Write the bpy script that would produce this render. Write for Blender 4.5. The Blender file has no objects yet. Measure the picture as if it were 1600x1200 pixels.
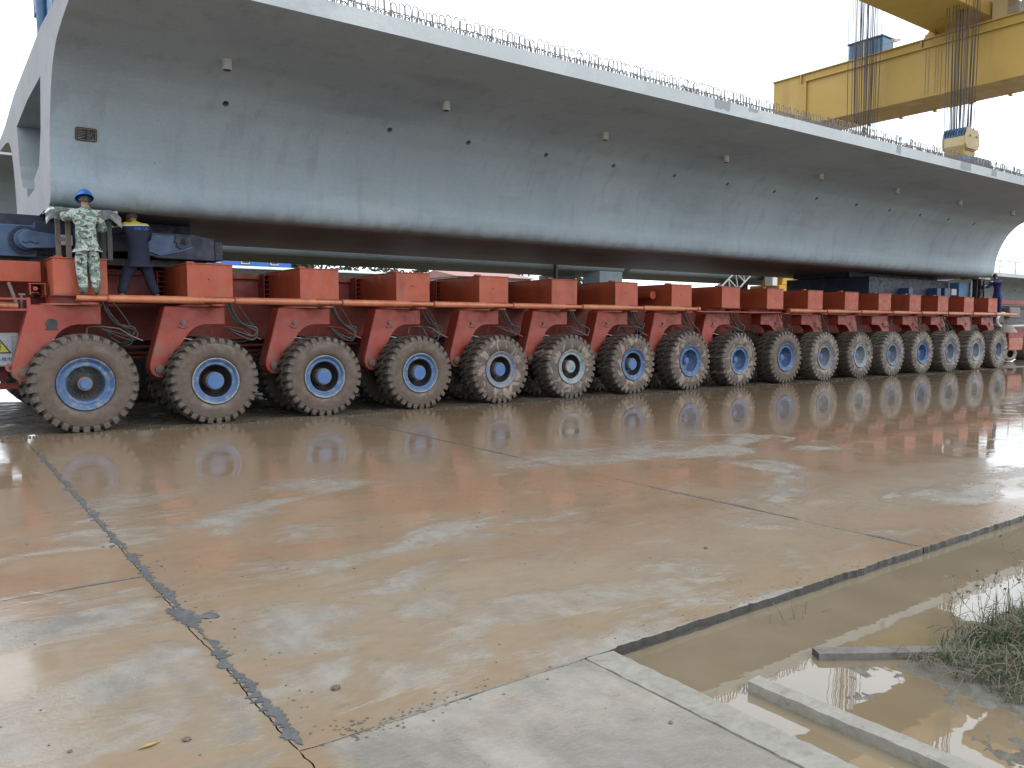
import bpy, bmesh, math, random
from mathutils import Vector, Matrix, noise
from mathutils.bvhtree import BVHTree
random.seed(7)
SC = bpy.context.scene
COL = SC.collection
R = math.radians

# ------------------------------------------------------------------ camera
CAM_H = 1.68
YAW, PITCH = R(53.76), R(4.209)
fwd = Vector((math.cos(YAW)*math.cos(PITCH), math.sin(YAW)*math.cos(PITCH), -math.sin(PITCH)))
rgt = Vector((math.sin(YAW), -math.cos(YAW), 0))
upv = rgt.cross(fwd)
cd = bpy.data.cameras.new('camera'); cam = bpy.data.objects.new('camera', cd); COL.objects.link(cam)
cam.matrix_world = Matrix(((rgt.x, upv.x, -fwd.x, 0), (rgt.y, upv.y, -fwd.y, 0), (rgt.z, upv.z, -fwd.z, CAM_H), (0, 0, 0, 1)))
cd.sensor_width = 36; cd.lens = 1250/1600*36; cd.clip_start = .05; cd.clip_end = 3000
SC.camera = cam
# ------------------------------------------------------------------ world (overcast) and sun
SUN_EL, SUN_AZ = R(34), R(302)          # azimuth of the light source, counted from +X
w = bpy.data.worlds.new('World'); SC.world = w; w.use_nodes = True
nt = w.node_tree; nt.nodes.clear()
sky = nt.nodes.new('ShaderNodeTexSky'); sky.sky_type = 'NISHITA'; sky.sun_disc = False
sky.sun_elevation = SUN_EL; sky.sun_rotation = R(90) - SUN_AZ
bg1 = nt.nodes.new('ShaderNodeBackground'); bg1.inputs[1].default_value = .06
nt.links.new(sky.outputs[0], bg1.inputs[0])
tc = nt.nodes.new('ShaderNodeTexCoord'); sx = nt.nodes.new('ShaderNodeSeparateXYZ'); nt.links.new(tc.outputs['Generated'], sx.inputs[0])
cr = nt.nodes.new('ShaderNodeValToRGB'); nt.links.new(sx.outputs[2], cr.inputs[0])
cr.color_ramp.elements[0].position = 0; cr.color_ramp.elements[0].color = (.84, .91, .97, 1)
cr.color_ramp.elements[1].position = .75; cr.color_ramp.elements[1].color = (.92, .975, 1.02, 1)
cn = nt.nodes.new('ShaderNodeTexNoise'); cn.inputs['Scale'].default_value = 2.2; cn.inputs['Detail'].default_value = 5
nt.links.new(tc.outputs['Generated'], cn.inputs[0])
cm = nt.nodes.new('ShaderNodeMapRange'); nt.links.new(cn.outputs[0], cm.inputs[0]); cm.inputs[3].default_value = .86; cm.inputs[4].default_value = 1.14
cx = nt.nodes.new('ShaderNodeMix'); cx.data_type = 'RGBA'; cx.blend_type = 'MULTIPLY'; cx.inputs[0].default_value = 1
nt.links.new(cr.outputs[0], cx.inputs[6]); nt.links.new(cm.outputs[0], cx.inputs[7])
bg2 = nt.nodes.new('ShaderNodeBackground'); bg2.inputs[1].default_value = 1.85
nt.links.new(cx.outputs[2], bg2.inputs[0])
ad = nt.nodes.new('ShaderNodeAddShader'); nt.links.new(bg1.outputs[0], ad.inputs[0]); nt.links.new(bg2.outputs[0], ad.inputs[1])
wo = nt.nodes.new('ShaderNodeOutputWorld'); nt.links.new(ad.outputs[0], wo.inputs[0])
sl = bpy.data.lights.new('sun', 'SUN'); so = bpy.data.objects.new('sun', sl); COL.objects.link(so)
sl.energy = 1.35; sl.angle = R(30); sl.color = (1, .98, .95)
sd = Vector((math.cos(SUN_AZ)*math.cos(SUN_EL), math.sin(SUN_AZ)*math.cos(SUN_EL), math.sin(SUN_EL)))
so.rotation_euler = sd.to_track_quat('Z', 'Y').to_euler()
so.location = (0, 0, 60)
SC.view_settings.view_transform = 'Standard'; SC.view_settings.look = 'None'
SC.view_settings.exposure = .03; SC.view_settings.gamma = 1; SC.view_settings.use_curve_mapping = False
SC.cycles.max_bounces = 6; SC.cycles.diffuse_bounces = 3; SC.cycles.glossy_bounces = 4

# ------------------------------------------------------------------ node helpers
class NT:
    def __init__(s, name):
        s.m = bpy.data.materials.new(name); s.m.use_nodes = True; s.t = s.m.node_tree
        s.b = s.t.nodes['Principled BSDF']; s.g = s.t.nodes.new('ShaderNodeNewGeometry'); s.o = s.t.nodes.new('ShaderNodeTexCoord')
        s.oi = s.t.nodes.new('ShaderNodeObjectInfo')
    def set(s, node, i, v):
        if isinstance(v, bpy.types.NodeSocket): s.t.links.new(v, node.inputs[i])
        else: node.inputs[i].default_value = (v + (1,)) if isinstance(v, tuple) and len(v) == 3 and node.inputs[i].type == 'RGBA' else v
    def pos(s, scale=(1, 1, 1), obj=False, off=None):
        n = s.t.nodes.new('ShaderNodeVectorMath'); n.operation = 'MULTIPLY_ADD'
        s.t.links.new(s.o.outputs['Object'] if obj else s.g.outputs['Position'], n.inputs[0])
        n.inputs[1].default_value = scale
        if off is not None: s.t.links.new(off, n.inputs[2])
        return n.outputs[0]
    def rnd(s, k=37.):
        n = s.t.nodes.new('ShaderNodeMath'); n.operation = 'MULTIPLY'; s.t.links.new(s.oi.outputs['Random'], n.inputs[0]); n.inputs[1].default_value = k
        return n.outputs[0]
    def noise(s, vec, sc, det=4, rough=.55, dist=0):
        n = s.t.nodes.new('ShaderNodeTexNoise'); s.t.links.new(vec, n.inputs['Vector'])
        n.inputs['Scale'].default_value = sc; n.inputs['Detail'].default_value = det; n.inputs['Roughness'].default_value = rough; n.inputs['Distortion'].default_value = dist
        return n.outputs['Fac']
    def vor(s, vec, sc, feat='F1', out='Distance'):
        n = s.t.nodes.new('ShaderNodeTexVoronoi'); n.feature = feat; s.t.links.new(vec, n.inputs['Vector']); n.inputs['Scale'].default_value = sc
        return n.outputs[out]
    def mr(s, v, a, b, c=0., d=1., smooth=True):
        n = s.t.nodes.new('ShaderNodeMapRange'); n.interpolation_type = 'SMOOTHSTEP' if smooth else 'LINEAR'; n.clamp = True
        s.set(n, 0, v); n.inputs[1].default_value = a; n.inputs[2].default_value = b; n.inputs[3].default_value = c; n.inputs[4].default_value = d
        return n.outputs[0]
    def ma(s, op, a, b=0.):
        n = s.t.nodes.new('ShaderNodeMath'); n.operation = op; s.set(n, 0, a); s.set(n, 1, b); return n.outputs[0]
    def mix(s, f, a, b, mode='MIX'):
        n = s.t.nodes.new('ShaderNodeMix'); n.data_type = 'RGBA'; n.blend_type = mode
        s.set(n, 0, f); s.set(n, 6, a); s.set(n, 7, b); return n.outputs[2]
    def sep(s, obj=False):
        n = s.t.nodes.new('ShaderNodeSeparateXYZ'); s.t.links.new(s.o.outputs['Object'] if obj else s.g.outputs['Position'], n.inputs[0]); return n.outputs
    def bump(s, h, st=.3, d=.01, nrm=None):
        n = s.t.nodes.new('ShaderNodeBump'); s.set(n, 'Height', h); n.inputs['Strength'].default_value = st; n.inputs['Distance'].default_value = d
        if nrm: s.t.links.new(nrm, n.inputs['Normal'])
        return n.outputs[0]
    def out(s, col, rough=.6, metal=0., nrm=None, spec=None, k=.73):      # k: overall albedo scale of the material
        if isinstance(col, tuple): col = tuple(x*k for x in col)
        else:
            h = s.t.nodes.new('ShaderNodeHueSaturation'); h.inputs['Value'].default_value = k; s.t.links.new(col, h.inputs['Color']); col = h.outputs[0]
        s.set(s.b, 'Base Color', col); s.set(s.b, 'Roughness', rough); s.set(s.b, 'Metallic', metal)
        if nrm: s.t.links.new(nrm, s.b.inputs['Normal'])
        if spec is not None: s.set(s.b, 'Specular IOR Level', spec)
        return s.m

def weathered(name, c1, c2, dirt, sc=2., rough=.55, dirt_lo=.52, dirt_hi=.75, streak=.25, bump=.15, metal=0., obj=False, fine=28., fleck=None, splash=None):
    n = NT(name)
    p = n.pos(obj=obj, off=n.rnd() if obj else None); ps = n.pos((1, 1, streak), obj=obj, off=n.rnd(11.))
    c = n.mix(n.mr(n.noise(p, sc, 5), .3, .7), c1, c2)
    d = n.mr(n.noise(ps, sc*2.3, 6, .62), dirt_lo, dirt_hi)
    c = n.mix(n.ma('MULTIPLY', d, .8), c, dirt)
    f = n.noise(p, fine, 6, .6)
    c = n.mix(n.mr(f, .25, .75, .0, .35), c, tuple(x*.6 for x in c1))
    if splash:
        zz = n.sep()[2]; sp = n.ma('MULTIPLY', n.mr(zz, splash[1], splash[0]), n.mr(n.noise(n.pos((1, 1, .5)), 7, 7, .7), .42, .62)); c = n.mix(n.ma('MULTIPLY', sp, .7), c, (.20, .145, .11))
        sc2 = n.mr(n.noise(n.pos((1, 1, .35)), 16, 5, .7), .66, .70); c = n.mix(n.ma('MULTIPLY', sc2, .5), c, (.10, .05, .035))
        pale = n.mr(n.noise(p, 1.1, 4, .6), .5, .7); c = n.mix(n.ma('MULTIPLY', pale, .12), c, (.46, .16, .09))
    if fleck:
        fm = n.mr(n.noise(p, fine*.6, 5, .7), .64, .70)
        c = n.mix(fm, c, fleck)
    r = n.mr(n.noise(p, sc*4), .3, .7, rough-.1, rough+.15)
    return n.out(c, r, metal, n.bump(f, bump, .004))

M = {}
M['red'] = weathered('red_paint', (.40, .062, .020), (.45, .078, .028), (.15, .05, .035), 1.6, .5, .50, .80, .2, .08, splash=(1.6, 2.5))
M['red_leg'] = weathered('red_paint_leg', (.32, .037, .021), (.36, .048, .028), (.18, .055, .04), 1.8, .45, .52, .8, .3, .08, splash=(.8, 1.75))
M['red_dark'] = weathered('red_paint_beam', (.25, .036, .024), (.30, .046, .03), (.08, .034, .026), 1.5, .6, .5, .8, .3, .1)
M['orange_pipe'] = weathered('orange_pipe_paint', (.47, .135, .06), (.56, .21, .10), (.30, .075, .045), 2.4, .45, .5, .8, 1, .08)
M['blue'] = weathered('blue_machine_paint', (.03, .078, .18), (.045, .105, .225), (.03, .035, .045), 2., .5, .5, .75, .3, .1)
M['blue_dark'] = weathered('dark_blue_paint', (.010, .018, .045), (.016, .027, .065), (.012, .012, .015), 2., .55, .5, .75, .3, .1)
M['crane_blue'] = weathered('crane_blue_paint', (.06, .17, .33), (.08, .21, .38), (.04, .08, .14), 2., .5, .5, .75, .3, .1)
M['rim_blue'] = weathered('wheel_blue_paint', (.04, .10, .24), (.06, .13, .28), (.22, .225, .235), 4., .5, .50, .64, 1, .1, obj=True, fine=40, fleck=(.3, .29, .27))
M['rim_grey'] = weathered('worn_wheel_paint', (.24, .28, .30), (.30, .33, .34), (.10, .15, .22), 5., .55, .5, .62, 1, .1, obj=True, fine=40, fleck=(.36, .33, .30))
M['rim_dirty'] = weathered('muddy_wheel_paint', (.09, .15, .28), (.20, .22, .25), (.27, .24, .21), 5., .6, .44, .58, 1, .1, obj=True, fine=40, fleck=(.34, .30, .27))
M['hub_blue'] = weathered('hub_blue_paint', (.04, .125, .33), (.055, .155, .38), (.20, .23, .28), 6., .45, .60, .70, 1, .06, obj=True, fine=30, fleck=(.27, .30, .33))
M['black'] = weathered('black_metal', (.018, .018, .02), (.03, .03, .03), (.05, .045, .04), 4., .5, .5, .8, 1, .1)
M['hose'] = weathered('black_rubber_hose', (.035, .034, .034), (.07, .066, .062), (.12, .10, .085), 6., .55, .5, .8, 1, .1)
M['steel'] = weathered('rusty_steel', (.17, .13, .105), (.23, .19, .165), (.13, .075, .05), 8., .6, .5, .8, 1, .2)
M['rebar'] = weathered('rusted_rebar', (.21, .175, .15), (.27, .235, .21), (.14, .09, .065), 6., .65, .5, .8, 1, .2)
M['zinc'] = weathered('dull_zinc', (.42, .42, .41), (.52, .52, .5), (.3, .28, .25), 4., .45, .5, .8, .5, .1, .3)
M['white'] = weathered('white_paint', (.72, .73, .73), (.78, .78, .77), (.5, .48, .44), 2., .5, .55, .8, .3, .05)
M['yellow'] = weathered('crane_yellow_paint', (.56, .335, .055), (.62, .395, .09), (.34, .20, .07), .5, .5, .5, .8, .18, .05)
M['yellow_pale'] = weathered('pale_yellow_paint', (.60, .44, .20), (.66, .50, .26), (.44, .31, .13), 1.2, .5, .55, .8, .3, .05)
M['yellow_machine'] = weathered('machine_yellow_paint', (.66, .36, .02), (.70, .40, .03), (.40, .24, .04), 1., .45, .55, .85, .3, .05)
M['pvc'] = weathered('grey_pvc', (.60, .60, .58), (.66, .66, .64), (.45, .45, .44), 5., .5, .5, .8, .3, .05)
M['wood'] = weathered('old_wet_wood', (.14, .125, .11), (.20, .18, .165), (.07, .06, .055), 9., .5, .5, .75, 1, .4)
M['glass'] = NT('window_glass').out((.03, .035, .04), .05)
M['cable'] = NT('wire_rope_steel').out((.10, .075, .065), .6, .2)
M['plaque'] = NT('black_plaque').out((.012, .014, .016), .35)
M['plaque_line'] = NT('engraved_metal').out((.36, .36, .35), .4, .5)
M['sign_white'] = weathered('sign_white', (.50, .54, .60), (.55, .58, .63), (.40, .42, .45), 8, .5)
M['sign_yellow'] = weathered('sign_yellow', (.62, .55, .06), (.66, .58, .08), (.45, .40, .10), 8, .5)
M['sign_black'] = NT('sign_black').out((.012, .012, .012), .5)
M['sign_blue'] = NT('sign_blue').out((.03, .06, .16), .5)
M['building_blue'] = weathered('blue_cladding', (.03, .16, .55), (.035, .18, .60), (.03, .12, .40), .6, .5)
M['roof_white'] = weathered('white_roof_sheet', (.85, .90, .90), (.92, .95, .95), (.7, .73, .72), .6, .5)
M['roof_pink'] = weathered('faded_red_roof', (.46, .22, .19), (.50, .26, .22), (.38, .19, .16), .6, .6)
M['helmet'] = NT('helmet_plastic').out((.02, .17, .58), .25)
M['skin'] = NT('skin').out((.36, .20, .14), .55)
M['hair'] = NT('black_hair').out((.02, .018, .016), .5)
M['grey_hair'] = weathered('grey_hair', (.06, .055, .05), (.10, .09, .085), (.03, .03, .03), 20, .6)
M['boot'] = weathered('work_shoe', (.07, .09, .06), (.10, .11, .08), (.05, .04, .03), 10, .6)
M['navy'] = weathered('navy_cloth', (.008, .011, .034), (.011, .015, .045), (.006, .008, .024), 7, .85, .45, .75, 1, .5)
M['navy_bright'] = weathered('blue_cloth', (.017, .035, .16), (.022, .045, .19), (.012, .024, .10), 7, .85, .45, .75, 1, .5)
M['glove'] = NT('white_glove').out((.5, .48, .44), .8)
M['letter_blue'] = NT('printed_blue_letter').out((.06, .22, .62), .6)
M['grass'] = weathered('wet_grass', (.035, .080, .018), (.06, .115, .028), (.10, .10, .04), 5, .5, .5, .7, 1, .1)
M['straw'] = weathered('dry_stalk', (.17, .14, .085), (.24, .20, .13), (.10, .075, .05), 8, .6)
M['leaf'] = weathered('tree_leaf', (.035, .075, .025), (.06, .10, .03), (.03, .05, .02), 2, .55)
M['bark'] = weathered('tree_bark', (.10, .08, .06), (.14, .11, .085), (.06, .05, .04), 6, .8)
M['stone'] = weathered('dark_stone', (.09, .075, .06), (.15, .12, .09), (.05, .045, .04), 9, .5, obj=True)
M['filler'] = weathered('grey_mortar', (.085, .088, .090), (.125, .128, .130), (.05, .05, .05), 7., .45, .5, .75, 1, .5)
M['silt'] = weathered('grey_silt', (.20, .178, .145), (.26, .235, .195), (.12, .105, .085), 9., .5, .5, .75, 1, .6)
M['shade_edge'] = weathered('shade_dark_concrete', (.045, .043, .038), (.07, .065, .056), (.03, .03, .026), 9., .45, .5, .75, 1, .6)  # damp concrete with the shadow on the slab edges painted into its colour
M['kerb'] = weathered('kerb_concrete', (.275, .255, .21), (.34, .32, .27), (.18, .16, .125), 6., .45, .5, .75, 1, .5)

def tarpaulin():
    n = NT('clear_plastic_sheet'); f = n.noise(n.pos(), 14, 5)
    m = n.out(n.mix(f, (.085, .10, .105), (.22, .25, .255)), .25, 0, n.bump(f, .5, .02)); n.b.inputs['Transmission Weight'].default_value = .35; return m
M['plastic'] = tarpaulin()

def camo():
    n = NT('camouflage_cloth')
    s = n.t.nodes.new('ShaderNodeVectorMath'); s.operation = 'SNAP'; n.t.links.new(n.g.outputs['Position'], s.inputs[0]); s.inputs[1].default_value = (.012, .012, .012)
    v = s.outputs[0]
    vm = n.t.nodes.new('ShaderNodeVectorMath'); vm.operation = 'MULTIPLY'; n.t.links.new(v, vm.inputs[0]); vm.inputs[1].default_value = (1, 1, 1.6)
    v2 = n.t.nodes.new('ShaderNodeVectorMath'); v2.operation = 'ADD'; n.t.links.new(vm.outputs[0], v2.inputs[0]); v2.inputs[1].default_value = (13, 5, 7)
    v3 = n.t.nodes.new('ShaderNodeVectorMath'); v3.operation = 'ADD'; n.t.links.new(vm.outputs[0], v3.inputs[0]); v3.inputs[1].default_value = (3, 25, 17)
    c = n.mix(n.mr(n.noise(vm.outputs[0], 8, 4, .65), .50, .52), (.44, .50, .47), (.13, .215, .165))
    c = n.mix(n.mr(n.noise(v2.outputs[0], 13, 4, .65), .57, .585), c, (.045, .05, .065))
    c = n.mix(n.mr(n.noise(v3.outputs[0], 14, 4, .65), .60, .615), c, (.24, .20, .15))
    return n.out(c, .9, 0, n.bump(n.noise(n.pos(), 18, 4), .5, .012))
M['camo'] = camo()

def yoke():      # navy jacket with yellow shoulder yoke above a white stripe
    n = NT('navy_jacket_with_yellow_yoke'); z = n.sep()[2]; x = n.sep()[0]
    zz = n.ma('SUBTRACT', z, n.ma('MULTIPLY', n.ma('SUBTRACT', x, 2.98), .08))
    f = n.noise(n.pos(), 9, 4)
    c = n.mix(f, (.007, .010, .033), (.010, .015, .045))
    c = n.mix(n.mr(zz, 3.352, 3.354), c, (.62, .62, .60))
    c = n.mix(n.mr(zz, 3.374, 3.376), c, (.55, .47, .03))
    return n.out(c, .85, 0, n.bump(f, .5, .015))
M['yoke'] = yoke()

def tyre_mat(name, side, tread, splash, amt):
    n = NT(name); p = n.pos(obj=True, off=n.rnd(53.))
    o = n.sep(True)
    rad = n.ma('POWER', n.ma('ADD', n.ma('MULTIPLY', o[0], o[0]), n.ma('MULTIPLY', o[2], o[2])), .5)
    c = n.mix(n.mr(n.noise(p, 7, 6, .65), .3, .7), side, tuple(x*.72 for x in side))
    ct = n.mix(n.mr(n.noise(p, 14, 6, .65), .3, .7), tread, tuple(x*1.7 for x in tread))
    c = n.mix(n.mr(n.ma('ADD', rad, n.ma('MULTIPLY', n.ma('SUBTRACT', n.noise(p, 6, 4), .5), .22)), .58, .70), c, ct)
    if amt:
        ang = n.ma('ARCTAN2', o[2], o[0])
        cv = n.t.nodes.new('ShaderNodeCombineXYZ'); n.set(cv, 0, n.ma('MULTIPLY', ang, 2.6)); n.set(cv, 1, n.ma('MULTIPLY', rad, 3.2)); n.set(cv, 2, n.rnd(9.))
        sm = n.noise(cv.outputs[0], 1.25, 3, .5, .9)
        lim = n.mr(rad, .40, .74, 0, .14)
        c = n.mix(n.mr(n.ma('SUBTRACT', sm, lim), .5-amt*.1, .52-amt*.1), c, splash)
    f = n.noise(p, 22, 6, .65)
    return n.out(c, n.mr(n.noise(p, 9), .35, .65, .45, .8), 0, n.bump(f, .6, .012))
M['tyre_brown'] = tyre_mat('brown_muddy_rubber', (.115, .078, .059), (.066, .053, .043), (.2, .17, .15), 0)
M['tyre_splash'] = tyre_mat('mud_splashed_rubber', (.11, .078, .060), (.066, .053, .044), (.24, .19, .155), .05)
M['tyre_grey'] = tyre_mat('grey_dusty_rubber', (.135, .11, .088), (.10, .085, .069), (.24, .20, .165), .1)

def girder_concrete():
    n = NT('girder_concrete'); p = n.pos(); xyz = n.sep()
    ps = n.pos((1, .6, .16)); big = n.noise(p, .35, 5, .6)
    c = n.mix(n.mr(big, .3, .7), (.33, .42, .495), (.40, .495, .565))
    st = n.noise(ps, 3.2, 7, .62)
    c = n.mix(n.mr(st, .50, .70, 0, .34), c, (.21, .255, .29))
    st2 = n.noise(n.pos((1, .6, .05), off=n.rnd(0.)), 7., 5, .6)
    c = n.mix(n.mr(st2, .52, .66, 0, .2), c, (.45, .47, .46))
    c = n.mix(n.mr(n.noise(n.pos((.35, 1, 1.6)), 1.1, 5, .6), .5, .72, 0, .4), c, (.235, .275, .30))
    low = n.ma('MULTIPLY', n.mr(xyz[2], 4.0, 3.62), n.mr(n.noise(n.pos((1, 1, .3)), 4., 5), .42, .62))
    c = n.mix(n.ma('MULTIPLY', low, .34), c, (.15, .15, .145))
    vz = n.vor(n.pos((1, 1, .55)), 3.4)
    hole = n.ma('MULTIPLY', n.mr(vz, .045, .03), n.mr(n.noise(p, 1.1), .5, .6))
    c = n.mix(hole, c, (.05, .05, .05))
    fine = n.noise(p, 22, 6, .65)
    c = n.mix(n.mr(fine, .3, .7, 0, .18), c, (.2, .21, .22))
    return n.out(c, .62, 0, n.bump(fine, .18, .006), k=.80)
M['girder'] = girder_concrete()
def simple_conc(name, a, b, d, rough=.7, s=1.):
    n = NT(name); p = n.pos(); c = n.mix(n.mr(n.noise(p, .9*s, 5), .3, .7), a, b)
    c = n.mix(n.mr(n.noise(n.pos((.5, 1, 1)), 2.4*s, 6, .62), .52, .70, 0, .7), c, d)
    f = n.noise(p, 25, 6, .62); return n.out(n.mix(n.mr(f, .3, .7, 0, .25), c, tuple(x*.7 for x in a)), rough, 0, n.bump(f, .2, .006))
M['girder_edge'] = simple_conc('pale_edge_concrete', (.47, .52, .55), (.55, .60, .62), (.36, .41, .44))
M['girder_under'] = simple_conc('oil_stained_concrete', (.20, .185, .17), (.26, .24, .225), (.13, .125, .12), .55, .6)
M['girder_end'] = simple_conc('pinkish_end_concrete', (.33, .32, .34), (.39, .375, .395), (.27, .255, .275))
M['girder_void'] = simple_conc('inner_concrete', (.36, .41, .44), (.42, .47, .49), (.28, .33, .36))
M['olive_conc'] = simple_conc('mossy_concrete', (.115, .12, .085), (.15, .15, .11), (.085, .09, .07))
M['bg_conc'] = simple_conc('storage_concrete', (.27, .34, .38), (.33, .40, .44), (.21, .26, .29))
M['mortar_patch'] = simple_conc('patched_concrete', (.27, .32, .34), (.30, .35, .37), (.22, .27, .29))

def yard():      # wet concrete under a film of muddy water
    n = NT('wet_muddy_concrete'); p = n.pos(); xyz = n.sep(); X, Y = xyz[0], xyz[1]
    a = n.noise(n.pos((.8, 1.25, 1)), .38, 6, .58, .8); b = n.noise(n.pos((.75, 1.3, 1)), 1.4, 6, .62, .5); c1 = n.noise(n.pos((1.6, .8, 1)), 5.5, 6, .65)
    mud = n.ma('ADD', n.ma('MULTIPLY', a, .6), n.ma('MULTIPLY', b, .4))
    front = n.ma('MULTIPLY', n.mr(Y, 3.02, 2.90), n.mr(X, 1.05, 1.3))
    left = n.ma('MULTIPLY', n.mr(X, 1.12, 1.02), n.mr(Y, 6.2, 5.2))
    dry = n.ma('ADD', n.ma('MULTIPLY', front, .085), n.ma('MULTIPLY', left, .05))
    level = n.ma('SUBTRACT', mud, dry)
    mudm = n.mr(level, .395, .50)
    conc = n.mix(n.mr(c1, .3, .7), (.25, .226, .190), (.32, .295, .255))
    mudc = n.mix(n.mr(b, .3, .7), (.225, .162, .104), (.280, .209, .138))
    mudc = n.mix(n.mr(a, .46, .70), mudc, (.275, .175, .110))
    fine = n.noise(n.pos((1, 2.2, 1)), 9, 7, .7)
    mudc = n.mix(n.mr(fine, .40, .68, 0, .35), mudc, (.305, .245, .175))
    col = n.mix(mudm, conc, mudc)
    spots = n.mr(n.noise(n.pos((.55, 1.4, 1)), 2.1, 4, .5, .6), .60, .72); col = n.mix(n.ma('MULTIPLY', spots, .35), col, (.30, .285, .25))
    dk = n.mr(n.noise(p, 6.5, 6, .7), .58, .70); col = n.mix(n.ma('MULTIPLY', dk, .35), col, (.13, .105, .075))
    damp = n.mr(n.noise(n.pos((1.1, .9, 1)), 1.25, 6, .62, .7), .40, .64); col = n.mix(n.ma('MULTIPLY', n.ma('MULTIPLY', damp, n.ma('ADD', .10, n.ma('MULTIPLY', n.ma('MAXIMUM', front, left), .45))), n.ma('SUBTRACT', 1., mudm)), col, (.125, .112, .095))
    speck = n.mr(n.vor(p, 26.), .10, .06); speck = n.ma('MULTIPLY', speck, n.mr(n.noise(p, 2.3), .52, .6))
    col = n.mix(n.ma('MULTIPLY', speck, .7), col, (.07, .06, .05))
    deep = n.ma('MAXIMUM', n.mr(n.ma('ADD', X, n.ma('MULTIPLY', b, .5)), 10.62, 10.78), n.mr(n.ma('ADD', Y, n.ma('MULTIPLY', b, 3.)), 8.6, 10.4))
    pool = n.mr(level, .42, .50)
    wet = n.ma('MAXIMUM', deep, n.ma('MULTIPLY', pool, .9))
    col = n.mix(n.ma('MULTIPLY', deep, .6), col, (.245, .170, .106))
    rr = n.noise(p, 3.1, 5, .6)
    rough = n.ma('SUBTRACT', n.mr(rr, .3, .7, .22, .40), n.ma('MULTIPLY', wet, n.mr(fine, .3, .7, .27, .21)))
    rough = n.ma('SUBTRACT', rough, n.ma('MULTIPLY', damp, .10)); rough = n.ma('MAXIMUM', rough, n.ma('ADD', n.mr(deep, .2, .9, .06, .028), n.ma('MULTIPLY', n.mr(X, 11.2, 9.), n.mr(n.noise(p, .9, 4, .6, .5), .36, .60, .0, .13))))
    h = n.ma('ADD', n.ma('MULTIPLY', fine, .5), n.ma('MULTIPLY', n.noise(p, 45, 5, .65), .5))
    hh = n.ma('MULTIPLY', h, n.mr(wet, 0., .9, 1., .03))
    nm = n.bump(hh, .35, .012)
    rip = n.noise(n.pos((1, .55, 1)), 3.5, 3, .5)
    nm2 = n.bump(n.ma('MULTIPLY', rip, n.mr(n.noise(p, .5, 3), .42, .62, .12, 1.)), .25, .006, nm)
    return n.out(col, rough, 0, nm2, .45, k=.80)
M['yard'] = yard()

def water_mat():
    n = NT('muddy_water'); p = n.pos()
    c = n.mix(n.mr(n.noise(p, 1.6, 4), .3, .7), (.205, .158, .100), (.245, .192, .128))
    rip = n.noise(n.pos((1, 1, 1)), 5.5, 2, .45)
    return n.out(c, .012, 0, n.bump(rip, .055, .008), 1.0)
M['water'] = water_mat()
def soil():
    n = NT('mud_soil'); p = n.pos(); f = n.noise(p, 12, 7, .68)
    c = n.mix(n.mr(n.noise(p, 3, 5), .3, .7), (.11, .10, .08), (.19, .175, .15))
    c = n.mix(n.mr(f, .4, .65), c, (.11, .095, .065))
    return n.out(c, n.mr(f, .3, .7, .25, .7), 0, n.bump(f, .9, .02))
M['soil'] = soil()
def far_ground():
    n = NT('far_ground'); p = n.pos(); c = n.mix(n.mr(n.noise(p, .05, 5), .3, .7), (.17, .12, .075), (.21, .165, .115))
    return n.out(c, n.mr(n.noise(p, .12, 5), .35, .65, .12, .5), 0, n.bump(n.noise(p, 4, 5), .3, .02))
M['far'] = far_ground()
def undermud():
    n = NT('churned_mud'); p = n.pos(); f = n.noise(p, 9, 7, .7)
    c = n.mix(n.mr(f, .3, .7), (.055, .045, .033), (.13, .105, .078)); c = n.mix(n.mr(n.noise(p, 40, 3), .6, .66), c, (.27, .24, .20))
    return n.out(c, n.mr(n.noise(p, 3), .35, .65, .2, .75), 0, n.bump(f, 1., .03))
M['mud'] = undermud()

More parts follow.
